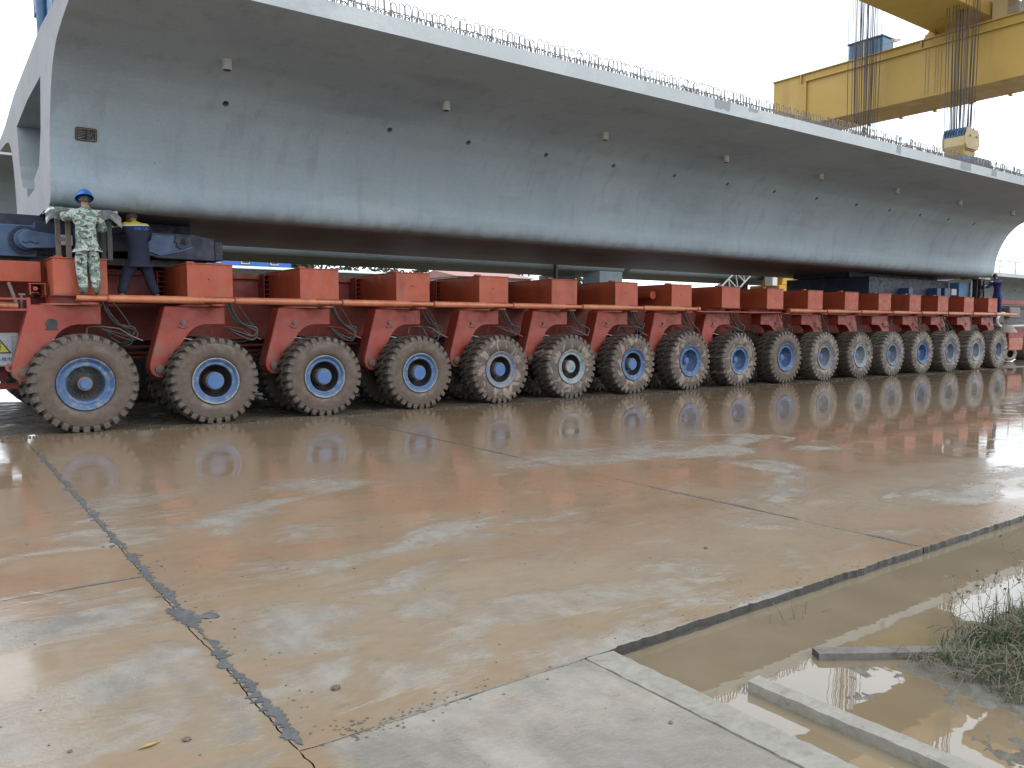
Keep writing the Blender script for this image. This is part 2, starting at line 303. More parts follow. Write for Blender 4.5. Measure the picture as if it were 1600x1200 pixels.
# ------------------------------------------------------------------ mesh helpers
WL = {}
class MB:
    def __init__(s): s.v = []; s.f = []; s.mi = []; s.sm = []
    def add(s, vs, fs, mi=0, sm=False):
        o = len(s.v); s.v += [tuple(q) for q in vs]; s.f += [tuple(i+o for i in f) for f in fs]; s.mi += [mi]*len(fs); s.sm += [sm]*len(fs); return s
    def box(s, x0, x1, y0, y1, z0, z1, mi=0):
        return s.add([(x0,y0,z0),(x1,y0,z0),(x1,y1,z0),(x0,y1,z0),(x0,y0,z1),(x1,y0,z1),(x1,y1,z1),(x0,y1,z1)],
                     [(0,3,2,1),(4,5,6,7),(0,1,5,4),(1,2,6,5),(2,3,7,6),(3,0,4,7)], mi)
    def prism(s, poly, ax, a0, a1, mi=0):           # poly in the two other axes (in x,y,z order), extruded along ax
        def P(u, t): return (t, u[0], u[1]) if ax == 'x' else (u[0], t, u[1]) if ax == 'y' else (u[0], u[1], t)
        k = len(poly); vs = [P(u, a0) for u in poly] + [P(u, a1) for u in poly]
        fs = [tuple(range(k)), tuple(range(2*k-1, k-1, -1))] + [(i, i+k, (i+1) % k+k, (i+1) % k) for i in range(k)]
        return s.add(vs, fs, mi)
    def cyl(s, p0, p1, r0, r1=None, n=16, mi=0, caps=True, sm=True):
        r1 = r0 if r1 is None else r1; p0 = Vector(p0); p1 = Vector(p1); d = (p1-p0).normalized()
        a = d.orthogonal().normalized(); b = d.cross(a)
        vs = [p0+(a*math.cos(t)+b*math.sin(t))*r0 for t in [2*math.pi*i/n for i in range(n)]] + [p1+(a*math.cos(t)+b*math.sin(t))*r1 for t in [2*math.pi*i/n for i in range(n)]]
        s.add(vs, [(i, (i+1) % n, (i+1) % n+n, i+n) for i in range(n)], mi, sm)
        if caps: s.add(vs, [tuple(range(n-1, -1, -1)), tuple(range(n, 2*n))], mi)
        return s
    def tube(s, pts, r, n=6, mi=0, taper=1.):
        pts = [Vector(p) for p in pts]; k = len(pts); vs = []; a = None
        for i, p in enumerate(pts):
            d = (pts[min(i+1, k-1)]-pts[max(i-1, 0)]).normalized()
            a = d.orthogonal().normalized() if a is None else (a-d*a.dot(d)).normalized(); b = d.cross(a)
            rr = r*(1+(taper-1)*i/(k-1))
            vs += [p+(a*math.cos(2*math.pi*j/n)+b*math.sin(2*math.pi*j/n))*rr for j in range(n)]
        fs = [(i*n+j, i*n+(j+1) % n, (i+1)*n+(j+1) % n, (i+1)*n+j) for i in range(k-1) for j in range(n)]
        s.add(vs, fs, mi, True)
        return s.add([vs[j] for j in range(n)]+[vs[(k-1)*n+j] for j in range(n)], [tuple(range(n-1, -1, -1)), tuple(range(n, 2*n))], mi)
    def lathe(s, prof, n=40, mi=0, c=(0, 0, 0), sm=True):   # prof: (radius, y) about the Y axis
        vs = []
        for (r, y) in prof: vs += [(c[0]+r*math.cos(2*math.pi*j/n), c[1]+y, c[2]+r*math.sin(2*math.pi*j/n)) for j in range(n)]
        return s.add(vs, [(i*n+j, i*n+(j+1) % n, (i+1)*n+(j+1) % n, (i+1)*n+j) for i in range(len(prof)-1) for j in range(n)], mi, sm)
    def mesh(s, name, mats, bevel=0, off=Vector((0, 0, 0)), fixn=True):
        me = bpy.data.meshes.new(name); me.from_pydata([tuple(Vector(q)-off) for q in s.v], [], s.f)
        for m in (mats if isinstance(mats, (list, tuple)) else [mats]): me.materials.append(m)
        me.polygons.foreach_set('material_index', s.mi); me.polygons.foreach_set('use_smooth', s.sm)
        if bevel or fixn:
            bm = bmesh.new(); bm.from_mesh(me); bmesh.ops.remove_doubles(bm, verts=bm.verts, dist=1e-5) if bevel else None
            bmesh.ops.recalc_face_normals(bm, faces=bm.faces)
            if bevel:
                es = [e for e in bm.edges if len(e.link_faces) == 2 and e.calc_face_angle(0) > .5]
                bmesh.ops.bevel(bm, geom=es, offset=bevel, segments=1, affect='EDGES', clamp_overlap=True)
            bm.to_mesh(me); bm.free()
        me.update(); return me
def wl(o): return WL.get(o.name, Vector((0, 0, 0))) if o else Vector((0, 0, 0))
def link(name, me, parent=None, loc=(0, 0, 0), rot=None):
    o = bpy.data.objects.new(name, me); COL.objects.link(o); loc = Vector(loc)
    if parent: o.parent = parent
    o.location = loc-wl(parent)
    if rot: o.rotation_euler = rot
    WL[o.name] = loc; return o
def part(name, mb, mats, parent, bevel=0, fixn=True):       # mb in world coordinates
    xs = [Vector(q) for q in mb.v]; lo = Vector((min(q[i] for q in xs) for i in range(3))); hi = Vector((max(q[i] for q in xs) for i in range(3)))
    c = (lo+hi)/2
    if parent is None: c.z = lo.z
    return link(name, mb.mesh(name, mats, bevel, c, fixn), parent, c)
def tag(o, label=None, cat=None, group=None, kind=None):
    for k, v in (('label', label), ('category', cat), ('group', group), ('kind', kind)):
        if v: o[k] = v
    return o
def thing(name, loc, label, cat, group=None):
    o = bpy.data.objects.new(name, None); COL.objects.link(o); o.location = loc; o.empty_display_size = .2; WL[o.name] = Vector(loc)
    return tag(o, label, cat, group)
def shared(name, me, parent, loc, rot=None): return link(name, me, parent, loc, rot)
def jit(a): return random.uniform(-a, a)

# ================================================================== GROUND
mb = MB(); n_ = 24
mb.add([(-900, -900, -.32), (900, -900, -.32), (900, 900, -.32), (-900, 900, -.32)], [(0, 1, 2, 3)])
ground = tag(part('ground', mb, M['far'], None), kind='structure')
JAMP = {('x', 1.12): .014, ('x', 6.03): .009, ('x', 10.47): .008, ('y', 2.955): .020, ('y', 5.69): .012}
def jog(ax, val, t): return JAMP[(ax, val)]*(.9*noise.noise((t*3, val*7, 0))+.6*noise.noise((t*14, val*7, 3))+.45*noise.noise((t*37, val*7, 8)))
yd = tag(bpy.data.objects.new('yard_pavement', None), kind='structure'); COL.objects.link(yd); WL[yd.name] = Vector((0, 0, 0))
def slab(x0, x1, y0, y1, z=0., step=.03):
    g = .0035; poly = []
    for (ax, val, t0, t1, sg) in (('y', y0, x0, x1, 1), ('x', x1, y0, y1, -1), ('y', y1, x1, x0, -1), ('x', x0, y1, y0, 1)):
        n = max(2, int(abs(t1-t0)/step)) if (ax, val) in JAMP and val < 11 and min(x0, 20) < 20 else 1
        for i in range(n):
            t = t0+(t1-t0)*i/n+(g if t1 > t0 else -g)*(1 if i == 0 else 0); q = val+sg*g+(jog(ax, val, t) if n > 1 and i else 0)
            if ax == 'y' and val == 2.955 and t > 2.7: q += .022*abs(noise.noise((t*11, 3, 3)))+.012*abs(noise.noise((t*31, 6, 3)))-.008
            poly.append((t, q) if ax == 'y' else (q, t))
    mb = MB(); k = len(poly)
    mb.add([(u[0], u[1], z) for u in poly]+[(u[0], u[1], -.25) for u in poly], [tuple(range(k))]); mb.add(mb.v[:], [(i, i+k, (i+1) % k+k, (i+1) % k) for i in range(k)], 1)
    return part('concrete_slab', mb, [M['yard'], M['shade_edge']], yd)  # side faces get the darker colour with shade painted in
XJ = [1.12, 6.03, 10.47, 15.3, 20.2, 25.1, 30., 34.9, 40., 46.]
slab(-40, -8.4, -14, 60); slab(-8.4, -3.7, -14, 5.69); slab(-8.4, -3.7, 5.69, 60)
slab(-3.7, 1.12, -14, 5.69); slab(-3.7, 1.12, 5.69, 14.2)
slab(1.12, 2.62, -14, 2.955); slab(1.12, 6.03, 2.955, 14.2); slab(6.03, 10.47, 2.955, 14.2)
for i in range(2, len(XJ)-1): slab(XJ[i], XJ[i+1], 2.955, 14.2, -.006)
slab(46., 130., 2.955, 60, z=-.006)
for i in range(-1, len(XJ)-1):
    slab(-3.7 if i < 0 else XJ[i], XJ[i+1], 14.2, 60, z=-.012)
# broken lower lip along the pit edge
for k in range(70):
    x = 2.95+k*.11+jit(.04); wd = random.uniform(.03, .09); dp = random.uniform(.008, .035)
    if x > 10: break
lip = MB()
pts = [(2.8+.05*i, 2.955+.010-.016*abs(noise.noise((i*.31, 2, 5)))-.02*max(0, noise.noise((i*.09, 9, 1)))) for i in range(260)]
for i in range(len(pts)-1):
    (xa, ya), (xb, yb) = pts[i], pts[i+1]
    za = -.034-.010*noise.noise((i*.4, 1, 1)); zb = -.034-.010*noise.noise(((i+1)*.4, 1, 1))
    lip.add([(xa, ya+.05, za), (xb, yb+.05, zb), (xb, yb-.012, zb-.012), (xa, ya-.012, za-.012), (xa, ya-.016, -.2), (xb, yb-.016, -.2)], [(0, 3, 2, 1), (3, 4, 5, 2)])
part('slab_edge', lip, M['shade_edge'], yd)  # lip coloured dark to stand for the shadow under the pit edge
# mortar filler in the joints: irregular strips 3 mm proud
def filler(pts, w0, w1, seed, side=.5, name='joint_filler', step=.011, z=.0035, mat='filler'):
    P = [Vector(p) for p in pts]; out = []
    for a, b in zip(P, P[1:]):
        L = (b-a).length; k = max(1, int(L/step))
        for i in range(k): out.append(a.lerp(b, i/k))
    out.append(P[-1]); mb = MB(); ring = []
    for i, p in enumerate(out):
        d = (out[min(i+1, len(out)-1)]-out[max(i-1, 0)]).normalized(); nr = Vector((-d.y, d.x))
        s = i*step
        wA = max(.0015, w0+w1*(noise.noise((s*3+seed, 0, 0))+.7*noise.noise((s*11+seed, 5, 0))+.8*noise.noise((s*30+seed, 9, 0))+.3*noise.noise((s*75+seed, 2, 0))))*side*2
        wB = max(.0015, w0+w1*(noise.noise((s*3.3+seed, 20, 0))+.7*noise.noise((s*12+seed, 25, 0))+.8*noise.noise((s*33+seed, 29, 0))+.3*noise.noise((s*80+seed, 4, 0))))*(1-side)*2
        end = min(1, (i+.3)/10, (len(out)-i-.7)/10)
        ring.append((p+nr*wA*end, p-nr*wB*end))
    for (a, b), (c, e) in zip(ring, ring[1:]):
        mb.add([(a.x, a.y, z), (b.x, b.y, z), (e.x, e.y, z), (c.x, c.y, z), (a.x, a.y, -.01), (b.x, b.y, -.01), (e.x, e.y, -.01), (c.x, c.y, -.01)], [(0, 1, 2, 3), (0, 3, 7, 4), (1, 5, 6, 2)])
    return part(name, mb, M[mat], yd, fixn=True)
filler([(1.14, 12.4), (1.142, 9.0), (1.142, 6.4)], .016, .06, 3., .5)
filler([(1.14, 6.4), (1.145, 5.2), (1.15, 4.4)], .022, .058, 8., .5, z=.0045)
filler([(1.09, 4.95), (1.14, 4.78), (1.19, 4.60)], .062, .05, 12., .5, z=.006)
filler([(1.15, 4.4), (1.15, 3.6), (1.15, 2.99)], .022, .058, 17., .5, z=.0055)
filler([(.98, 2.9), (1.08, 2.82)], .02, .03, 19., .5, z=.004)
filler([(.62, 5.70), (1.1, 5.69)], .006, .010, 31., .5)
filler([(6.03, 13.6), (6.03, 9.5), (6.03, 8.)], .016, .024, 41., .5, z=.0035)
filler([(6.03, 5.8), (6.04, 4.9), (6.05, 4.05)], .012, .028, 47., .5)
filler([(6.04, 3.42), (6.04, 3.0)], .02, .05, 53., .5)
filler([(1.2, 2.95), (1.6, 2.955), (2.0, 2.955), (2.62, 2.95)], .004, .012, 61., .4, mat='silt')
# fine dark crack lines (open joints) are real gaps between the slabs
# pit water, kerbs
mb = MB(); mb.add([(2.7, -14, -.05), (60, -14, -.05), (60, 2.99, -.05), (2.7, 2.99, -.05)], [(0, 1, 2, 3)])
tag(part('pit_water', mb, M['water'], None), kind='structure')
def kerb(pl, pr, z, label, zb=-.3):
    mb = MB(); k = len(pl)
    vs = [(p[0], p[1], z+.004*noise.noise((p[0]*9, p[1]*9, 0))) for p in pl]+[(p[0], p[1], z+.004*noise.noise((p[0]*9, p[1]*9, 4))) for p in pr]
    vb = [(p[0], p[1], zb) for p in pl]+[(p[0], p[1], zb) for p in pr]
    o = 2*k; fs = []
    for i in range(k-1): fs += [(i, i+1, k+i+1, k+i), (i, i+o, i+1+o, i+1), (k+i, k+i+1, k+i+1+o, k+i+o)]
    fs += [(0, k, k+o, o), (k-1, k-1+o, 2*k-1+o, 2*k-1)]
    mb.add(vs+vb, fs); return tag(part('concrete_kerb', mb, M['kerb'], None), label, 'kerb', 'concrete kerbs round the flooded pit')
def vary(x0, y0, x1, y1, n, amp, seed): return [(x0+(x1-x0)*i/n+amp*noise.noise((i*.5+seed, 0, 0))+amp*.5*noise.noise((i*1.7+seed, 4, 0)), y0+(y1-y0)*i/n) for i in range(n+1)]
kerb(vary(2.621, 2.94, 2.621, -10, 330, .013, 1), vary(2.79, 2.925, 2.79, -10, 330, .012, 2), .006, 'pale concrete kerb along the edge of the grey slab, cracked along its length')
kerb(vary(3.07, 2.30, 3.19, -6, 240, .010, 5), vary(3.165, 2.31, 3.31, -6, 240, .010, 6), .0, 'short pale concrete kerb standing alone in the muddy water')
# churned mud under and in front of the wheels
mb = MB(); nx, ny = 190, 34
for j in range(ny+1):
    for i in range(nx+1):
        x = -3.5+i*.21; y = 13.45+j*.21
        e = min(1, j/2.2)*.5+.5*min(1, (j)/4)
        z = -.02+e*(.028+.035*noise.noise((x*1.3, y*1.3, 0))+.03*noise.noise((x*4.5, y*4.5, 1)))+(-.02 if j == 0 else 0)
        mb.v.append((x, y+.25*noise.noise((x*.9, 3, 0))*(1 if j < 6 else 0), z))
for j in range(ny):
    for i in range(nx): mb.f.append((j*(nx+1)+i, j*(nx+1)+i+1, (j+1)*(nx+1)+i+1, (j+1)*(nx+1)+i)); mb.mi.append(0); mb.sm.append(True)
tag(part('churned_mud', mb, M['mud'], None, fixn=False), kind='structure')
def rock(mb, c, r, n=7, flat=.7, mi=0):
    bm = bmesh.new(); bmesh.ops.create_icosphere(bm, subdivisions=1, radius=1)
    s = random.random()*99; ax = (1+jit(.3), 1+jit(.3), flat*(1+jit(.3))); rz = Matrix.Rotation(random.random()*6.28, 3, 'Z')
    vs = []
    for v in bm.verts:
        q = Vector((v.co.x*ax[0], v.co.y*ax[1], v.co.z*ax[2]))*(r*(1+.35*noise.noise(v.co*1.4+Vector((s, 0, 0)))))
        vs.append(rz @ q+Vector(c))
    mb.add(vs, [tuple(v.index for v in f.verts) for f in bm.faces], mi); bm.free()
mb = MB()
for k in range(900):
    x = random.uniform(-1, 34); y = 13.62+.25*noise.noise((x*.9, 3, 0))+abs(random.gauss(0, .14)); rock(mb, (x, y, .004), random.uniform(.006, .026))
tag(part('mud_crumbs', mb, M['mud'], None, fixn=False), 'small crumbs of mud and gravel along the wheel track', 'mud crumbs', kind='stuff')
mb = MB()
for k in range(420):
    x = random.uniform(-1.5, 9); y = random.uniform(1.2, 9)
    if x > 2.6 and y < 3.0: continue
    rock(mb, (x, y, .001), random.uniform(.0015, .0065)*(1 if y < 5 else 1.5))
for k in range(110):      # rubble along the joint in front
    t = random.random(); x = 1.3+abs(random.gauss(0, .35)); y = 2.97+random.gauss(0, .05); rock(mb, (x, y, .001), random.uniform(.002, .008))
for k in range(45):
    y = random.uniform(2.9, 6); x = 1.2+abs(random.gauss(0, .14)); rock(mb, (x, y, .002), random.uniform(.002, .008))
for k in range(170):
    x = random.uniform(2.8, 9); rock(mb, (x, 2.975+abs(random.gauss(0, .10)), .001), random.uniform(.0015, .006))
tag(part('grit', mb, M['stone'], None, fixn=False), 'loose grit scattered over the wet slabs', 'grit', kind='stuff')
def stone(px, py, r, label):
    p = Vector((px, py, 0)); mb = MB(); rock(mb, (p.x, p.y, r*.3), r, flat=.5); o = part('stone', mb, M['stone'], None); tag(o, label, 'stone', 'loose stones on the wet concrete')
stone(1.462, 3.376, .022, 'flat dark stone on the muddy slab right of the mortar joint')
stone(.787, 3.304, .020, 'dark oblong stone on the slab left of the mortar joint, near the front')
stone(4.683, 3.915, .018, 'small lone dark stone in the middle of the slab towards the pit')
stone(2.475, 2.241, .012, 'small pale pebble on the grey front slab beside the kerb')
stone(.391, 3.485, .010, 'tiny dark stone at the front left of the wet slab')
for k in range(6):      # mortar splashes beside the joint
    y = random.uniform(3.1, 7.5); x = 1.15+random.choice((-1, 1))*random.uniform(.05, .13); r = random.uniform(.008, .022); mb = MB(); q = 13
    mb.add([(x+r*(1+.5*noise.noise((i*.9, k*3., 0)))*math.cos(2*math.pi*i/q), y+r*1.3*(1+.5*noise.noise((i*.9, k*3., 5)))*math.sin(2*math.pi*i/q), .0028) for i in range(q)]+[(x, y, .004)], [(i, (i+1) % q, q) for i in range(q)])
    part('mortar_splash', mb, M['filler'], yd)
# spalled pieces at the joint
p = Vector((1.261, 4.676, 0)); mb = MB(); rock(mb, (p.x, p.y, .004), .05, flat=.16); tag(part('concrete_flake', mb, M['filler'], None), 'thin broken flake of concrete lying beside the mortar joint', 'flake')
p = Vector((.651, 3.348, 0)); mb = MB(); mb.add([(p.x-.045, p.y-.006, .004), (p.x+.0, p.y-.018, .009), (p.x+.05, p.y+.006, .004), (p.x, p.y+.014, .006)], [(0, 1, 2, 3)])
tag(part('fallen_leaf', mb, weathered('yellow_leaf', (.42, .27, .06), (.48, .33, .09), (.3, .18, .05), 20), None), 'yellow fallen leaf flat on the wet slab at front left', 'leaf')
# mud bank with grass at the right
mb = MB(); nx, ny = 150, 118; step = .022
def bank_h(x, y):
    ex = min(1, max(0, (x-3.40-.22*noise.noise((y*2.2, 7, 0))-.16*max(0, 1.7-y))/.75)); ey = min(1, max(0, (2.10-.10*noise.noise((x*2.5, 1, 0))-y)/.5))
    h = -.072+.15*ex*ey**.8*min(1, max(.30, (x-3.5)/.9))
    return h+.05*noise.noise((x*3.6, y*3.6, 2))+.030*noise.noise((x*9, y*9, 5))+.018*noise.noise((x*22, y*22, 8))+.008*noise.noise((x*50, y*50, 3))
for j in range(ny+1):
    for i in range(nx+1):
        x = 3.3+i*step; y = -.45+j*step; mb.v.append((x, y, bank_h(x, y)))
for j in range(ny):
    for i in range(nx): mb.f.append((j*(nx+1)+i, j*(nx+1)+i+1, (j+1)*(nx+1)+i+1, (j+1)*(nx+1)+i)); mb.mi.append(0); mb.sm.append(True)
tag(part('mud_bank', mb, M['soil'], None, fixn=False), kind='structure')
mb = MB()
def blade(mb, x, y, z, h, lean, w, mi):
    a = random.random()*6.28; d = Vector((math.cos(a), math.sin(a), 0)); s = Vector((-d.y, d.x, 0))*w
    p0 = Vector((x, y, z)); p1 = p0+d*lean*.35+Vector((0, 0, h*.6)); p2 = p0+d*lean+Vector((0, 0, h*(1-.35*min(1, lean/h))))
    mb.add([p0-s, p0+s, p1+s*.8, p1-s*.8, p2], [(0, 1, 2, 3), (3, 2, 4)], mi)
cl = [(random.uniform(4.05, 5.6), random.uniform(.6, 1.98), random.uniform(.06, .22)) for _ in range(60)]+[(4.3, 1.78, .18), (4.55, 1.80, .22), (4.75, 1.75, .2), (4.45, 1.62, .2), (4.2, 1.62, .16), (4.9, 1.8, .18), (4.15, 1.80, .12), (4.05, 1.70, .12), (4.3, 1.5, .2), (4.0, 1.52, .10), (4.1, 1.38, .14)]
for (cx_, cy_, r) in cl:
    for k in range(int(760*r)):
        a = random.random()*6.28; q = r*math.sqrt(random.random()); x = cx_+q*math.cos(a); y = cy_+q*math.sin(a)*.8; z = bank_h(x, y)
        if z < -.045: continue
        dry = random.random() < .5
        blade(mb, x, y, z-.005, random.uniform(.03, .12)*(1.3 if x > 4.4 else .8), random.uniform(.02, .15), random.uniform(.0015, .0035), 1 if dry else 0)
for k in range(170):
    x = random.uniform(3.95, 5.2); y = random.uniform(1.3, 1.98); z = bank_h(x, y)+.02; a = random.random()*6.28; l = random.uniform(.08, .32)
    pts = [(x+math.cos(a)*l*t, y+math.sin(a)*l*t*.8, max(-.04, bank_h(x+math.cos(a)*l*t, y+math.sin(a)*l*t*.8))+.02+.09*math.sin(t*2.6)*random.uniform(.6, 1)) for t in (0, .25, .5, .75, 1)]; mb.tube(pts, .0018, 3, 1)
for k in range(260):
    x = random.uniform(4.1, 5.2); y = random.uniform(1.35, 1.95); z = bank_h(x, y)+random.uniform(.01, .07); a = random.random()*6.28; l = random.uniform(.012, .03); d = Vector((math.cos(a), math.sin(a), jit(.4))); q = Vector((-d.y, d.x, 0))*.35; p0 = Vector((x, y, z))
    mb.add([p0, p0+(d*.5+q)*l, p0+d*l, p0+(d*.5-q)*l], [(0, 1, 2, 3)])
tag(part('grass', mb, [M['grass'], M['straw']], None, fixn=False), 'green and dry grass tangled on the mud bank', 'grass', kind='stuff')
mb = MB()
for k in range(260):
    x = random.uniform(4.55, 5.7); y = random.uniform(1.45, 1.99); z = bank_h(x, y)
    if z > -.05: blade(mb, x, y, z-.005, random.uniform(.10, .30), random.uniform(.02, .16), random.uniform(.0014, .0028), random.random() < .45)
tag(part('tall_grass', mb, [M['grass'], M['straw']], None, fixn=False), 'sparse taller grass blades standing at the far end of the mud bank', 'grass', kind='stuff')
def weed(x, y, h, n, label, leafy=False):
    z = bank_h(x, y); t = thing('weed_plant', (x, y, z), label, 'weed', 'tall weeds on the mud bank')
    for k in range(n):
        mb = MB(); a = random.random()*6.28; l = random.uniform(.1, .5)*h; hh = h*random.uniform(.65, 1.)
        pts = [(x+jit(.02)+math.cos(a)*l*(s/6)**1.6, y+math.sin(a)*l*(s/6)**1.6, z+hh*s/6) for s in range(7)]
        mb.tube(pts, .0022, 4, 0, .4)
        for s in range(2, 7):
            for q in range(3):
                b = Vector(pts[s]); e = b+Vector((jit(.045), jit(.045), random.uniform(.01, .05))); mb.tube([b, e], .0011, 3, 0)
                if leafy or s > 4:
                    d = Vector((jit(.012), jit(.012), jit(.008))); mb.add([e, e+d, e+d+Vector((jit(.01), jit(.01), .014)), e+Vector((jit(.008), jit(.008), .012))], [(0, 1, 2, 3)], 1 if leafy else 0)
        part('stem', mb, [M['straw'], M['grass']], t, fixn=False)
weed(4.62, 1.93, .34, 4, 'tall dry weed with open seed heads at the far tip of the mud bank')
weed(4.95, 1.82, .42, 5, 'tallest dry weed with seed heads at the right edge of the picture')
weed(4.33, 1.93, .24, 3, 'short brown weed stalk rising beside the end of the plank')
weed(4.45, 1.62, .16, 6, 'low leafy weed in the middle of the grass', True)
t = thing('dead_reed', (4.05, 2.72, -.05), 'dead broken reed stalks standing in the shallow muddy water', 'reed')
for (dx, dy, h, lx, ly) in [(-.16, .05, .07, .0, .0), (-.13, -.0, .06, .07, -.03), (.0, .0, .09, .02, 0), (.03, .02, .1, -.02, .01), (.06, -.02, .08, .02, .02), (.14, .02, .09, .01, 0), (-.05, .03, .12, -.06, .04), (.2, 0, .03, .12, -.05)]:
    mb = MB(); mb.tube([(4.05+dx, 2.72+dy, -.06), (4.05+dx+lx*.5, 2.72+dy+ly*.5, -.06+h*.6), (4.05+dx+lx, 2.72+dy+ly, -.06+h)], .0022, 4); part('stalk', mb, M['straw'], t)
# plank
a = Vector((3.68, 2.34, 0)); b = Vector((4.38, 1.86, 0)); d = (b-a).normalized(); s = Vector((-d.y, d.x, 0))*.045
mb = MB(); k = 14
for i in range(k+1):
    p = a.lerp(b, i/k); j1, j2 = .004*noise.noise((i*.9, 0, 0)), .004*noise.noise((i*.9, 7, 0))
    mb.v += [tuple(p-s*(1+j1*20)+Vector((0, 0, -.012+j1))), tuple(p+s*(1+j2*20)+Vector((0, 0, -.016+j2))), tuple(p+s+Vector((0, 0, -.075))), tuple(p-s+Vector((0, 0, -.075)))]
for i in range(k):
    for q in range(4): mb.f.append((i*4+q, i*4+(q+1) % 4, i*4+4+(q+1) % 4, i*4+4+q)); mb.mi.append(0); mb.sm.append(False)
mb.add([mb.v[0], mb.v[1], mb.v[2], mb.v[3]], [(0, 1, 2, 3)]); mb.add([mb.v[-4], mb.v[-3], mb.v[-2], mb.v[-1]], [(3, 2, 1, 0)])
tag(part('wooden_plank', mb, M['wood'], None), 'weathered grey wooden plank lying in the muddy water', 'plank')

# ================================================================== BOX GIRDER
YC = 17.35; GX0, GX1 = 1.70, 34.60
HALF = [(15.05, 3.585), (14.90, 3.59), (14.77, 3.62), (14.68, 3.68), (14.62, 3.77), (14.585, 3.92), (14.575, 4.05), (14.545, 4.25), (14.45, 4.6), (14.31, 4.92), (14.16, 5.18), (14.03, 5.33), (13.82, 5.53), (13.6, 5.65), (13.31, 5.755), (12.9, 5.82), (12.5, 5.865), (11.6, 5.925), (10.87, 5.975)]
def smooth_half(dense):
    if not dense: return HALF
    P = HALF[1:]; out = [HALF[0]]
    for i in range(len(P)-1):
        p0 = P[max(0, i-1)]; p1 = P[i]; p2 = P[i+1]; p3 = P[min(len(P)-1, i+2)]
        for k in range(3):
            t = k/3; out.append(tuple(.5*((2*p1[j])+(-p0[j]+p2[j])*t+(2*p0[j]-5*p1[j]+4*p2[j]-p3[j])*t*t+(-p0[j]+3*p1[j]-3*p2[j]+p3[j])*t**3) for j in (0, 1)))
    return out+[P[-1]]
def girder_mesh(x0, x1, dy, dz, mats, dense=True, notch=True):
    near = smooth_half(dense); top = [(10.85, 6.215), (12.6, 6.24), (15.0, 6.42)]
    outer = near+top+[(2*YC-y, z) for y, z in reversed(top)]+[(2*YC-y, z) for y, z in reversed(near)]
    inner = [(16.75, 4.10), (16.75, 4.28), (15.95, 4.40), (15.55, 4.9), (15.3, 5.72), (17.35, 5.78)]
    inner = inner+[(2*YC-y, z) for y, z in reversed(inner[:-1])]
    mb = MB(); k = len(outer); m = len(near)
    o = [(x0, y+dy, z+dz) for y, z in outer]+[(x1, y+dy, z+dz) for y, z in outer]
    for i in range(k):
        j = (i+1) % k; mi = 0
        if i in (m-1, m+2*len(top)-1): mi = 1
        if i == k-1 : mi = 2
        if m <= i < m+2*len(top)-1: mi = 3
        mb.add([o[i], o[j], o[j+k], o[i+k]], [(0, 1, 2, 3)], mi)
    iv = [(x0, y+dy, z+dz) for y, z in inner]+[(x1, y+dy, z+dz) for y, z in inner]; q = len(inner)
    for i in range(q): mb.add([iv[i], iv[(i+1) % q], iv[(i+1) % q+q], iv[i+q]], [(3, 2, 1, 0)], 4)
    # end faces: ring between outer and inner outlines, triangulated
    for x in (x0, x1):
        bm = bmesh.new()
        ov = [bm.verts.new((x, y+dy, z+dz)) for y, z in outer]; nv = [bm.verts.new((x, y+dy, z+dz)) for y, z in inner]
        es = [bm.edges.new((ov[i], ov[(i+1) % k])) for i in range(k)]+[bm.edges.new((nv[i], nv[(i+1) % q])) for i in range(q)]
        r = bmesh.ops.triangle_fill(bm, edges=es, use_beauty=True, use_dissolve=False)
        bm.verts.index_update(); vs = [tuple(v.co) for v in bm.verts]; fs = []
        for f in bm.faces:
            c = f.calc_center_median(); yy, zz = c.y-dy, c.z-dz
            inside = False; j = q-1
            for i in range(q):
                (ya, za), (yb, zb) = inner[i], inner[j]
                if (za > zz) != (zb > zz) and yy < (yb-ya)*(zz-za)/(zb-za)+ya: inside = not inside
                j = i
            if not inside: fs.append(tuple(v.index for v in f.verts))
        mb.add(vs, fs, 3 if False else 5); bm.free()
    return mb
gb = thing('concrete_box_girder', (GX0, YC, 3.6), 'huge new grey concrete box girder carried on top of the red multi-wheel transporter', 'bridge girder')
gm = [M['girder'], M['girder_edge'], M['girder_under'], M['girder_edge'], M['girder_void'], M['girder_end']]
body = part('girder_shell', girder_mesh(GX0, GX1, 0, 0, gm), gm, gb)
# real holes bored through the web
HX = [4.26, 7.34, 9.13, 11.16, 13.18, 15.26, 17.3, 19.32, 21.35, 23.46, 25.41, 27.37, 29.33, 31.3]
mb = MB()
for x in HX: mb.cyl((x, 13.97-.25, 5.40-.24), (x, 13.97+.36, 5.40+.345), .056, n=14, mi=0, sm=False)
cm_ = mb.mesh('cutter', [M['girder_void']]); co = bpy.data.objects.new('cutter', cm_); COL.objects.link(co)
md = body.modifiers.new('b', 'BOOLEAN'); md.operation = 'DIFFERENCE'; md.object = co; md.solver = 'EXACT'
co.location = (0, 0, 0); bpy.context.view_layer.update()
nm_ = bpy.data.meshes.new_from_object(body.evaluated_get(bpy.context.evaluated_depsgraph_get()))
body.modifiers.clear()
if len(nm_.polygons) > len(body.data.polygons): body.data = nm_; nm_.name = 'girder_shell'
bpy.data.objects.remove(co, do_unlink=True)
# drain sockets under the cantilever
me = MB().cyl((0, 0, -.14), (0, 0, .09), .075, n=20).cyl((0, 0, -.143), (0, 0, -.135), .062, n=20, mi=1).mesh('drain_pipe', [M['pvc'], M['black']])
for i in range(8): shared('drain_pipe', me, gb, (4.0+4.01*i, 13.0, 5.80))
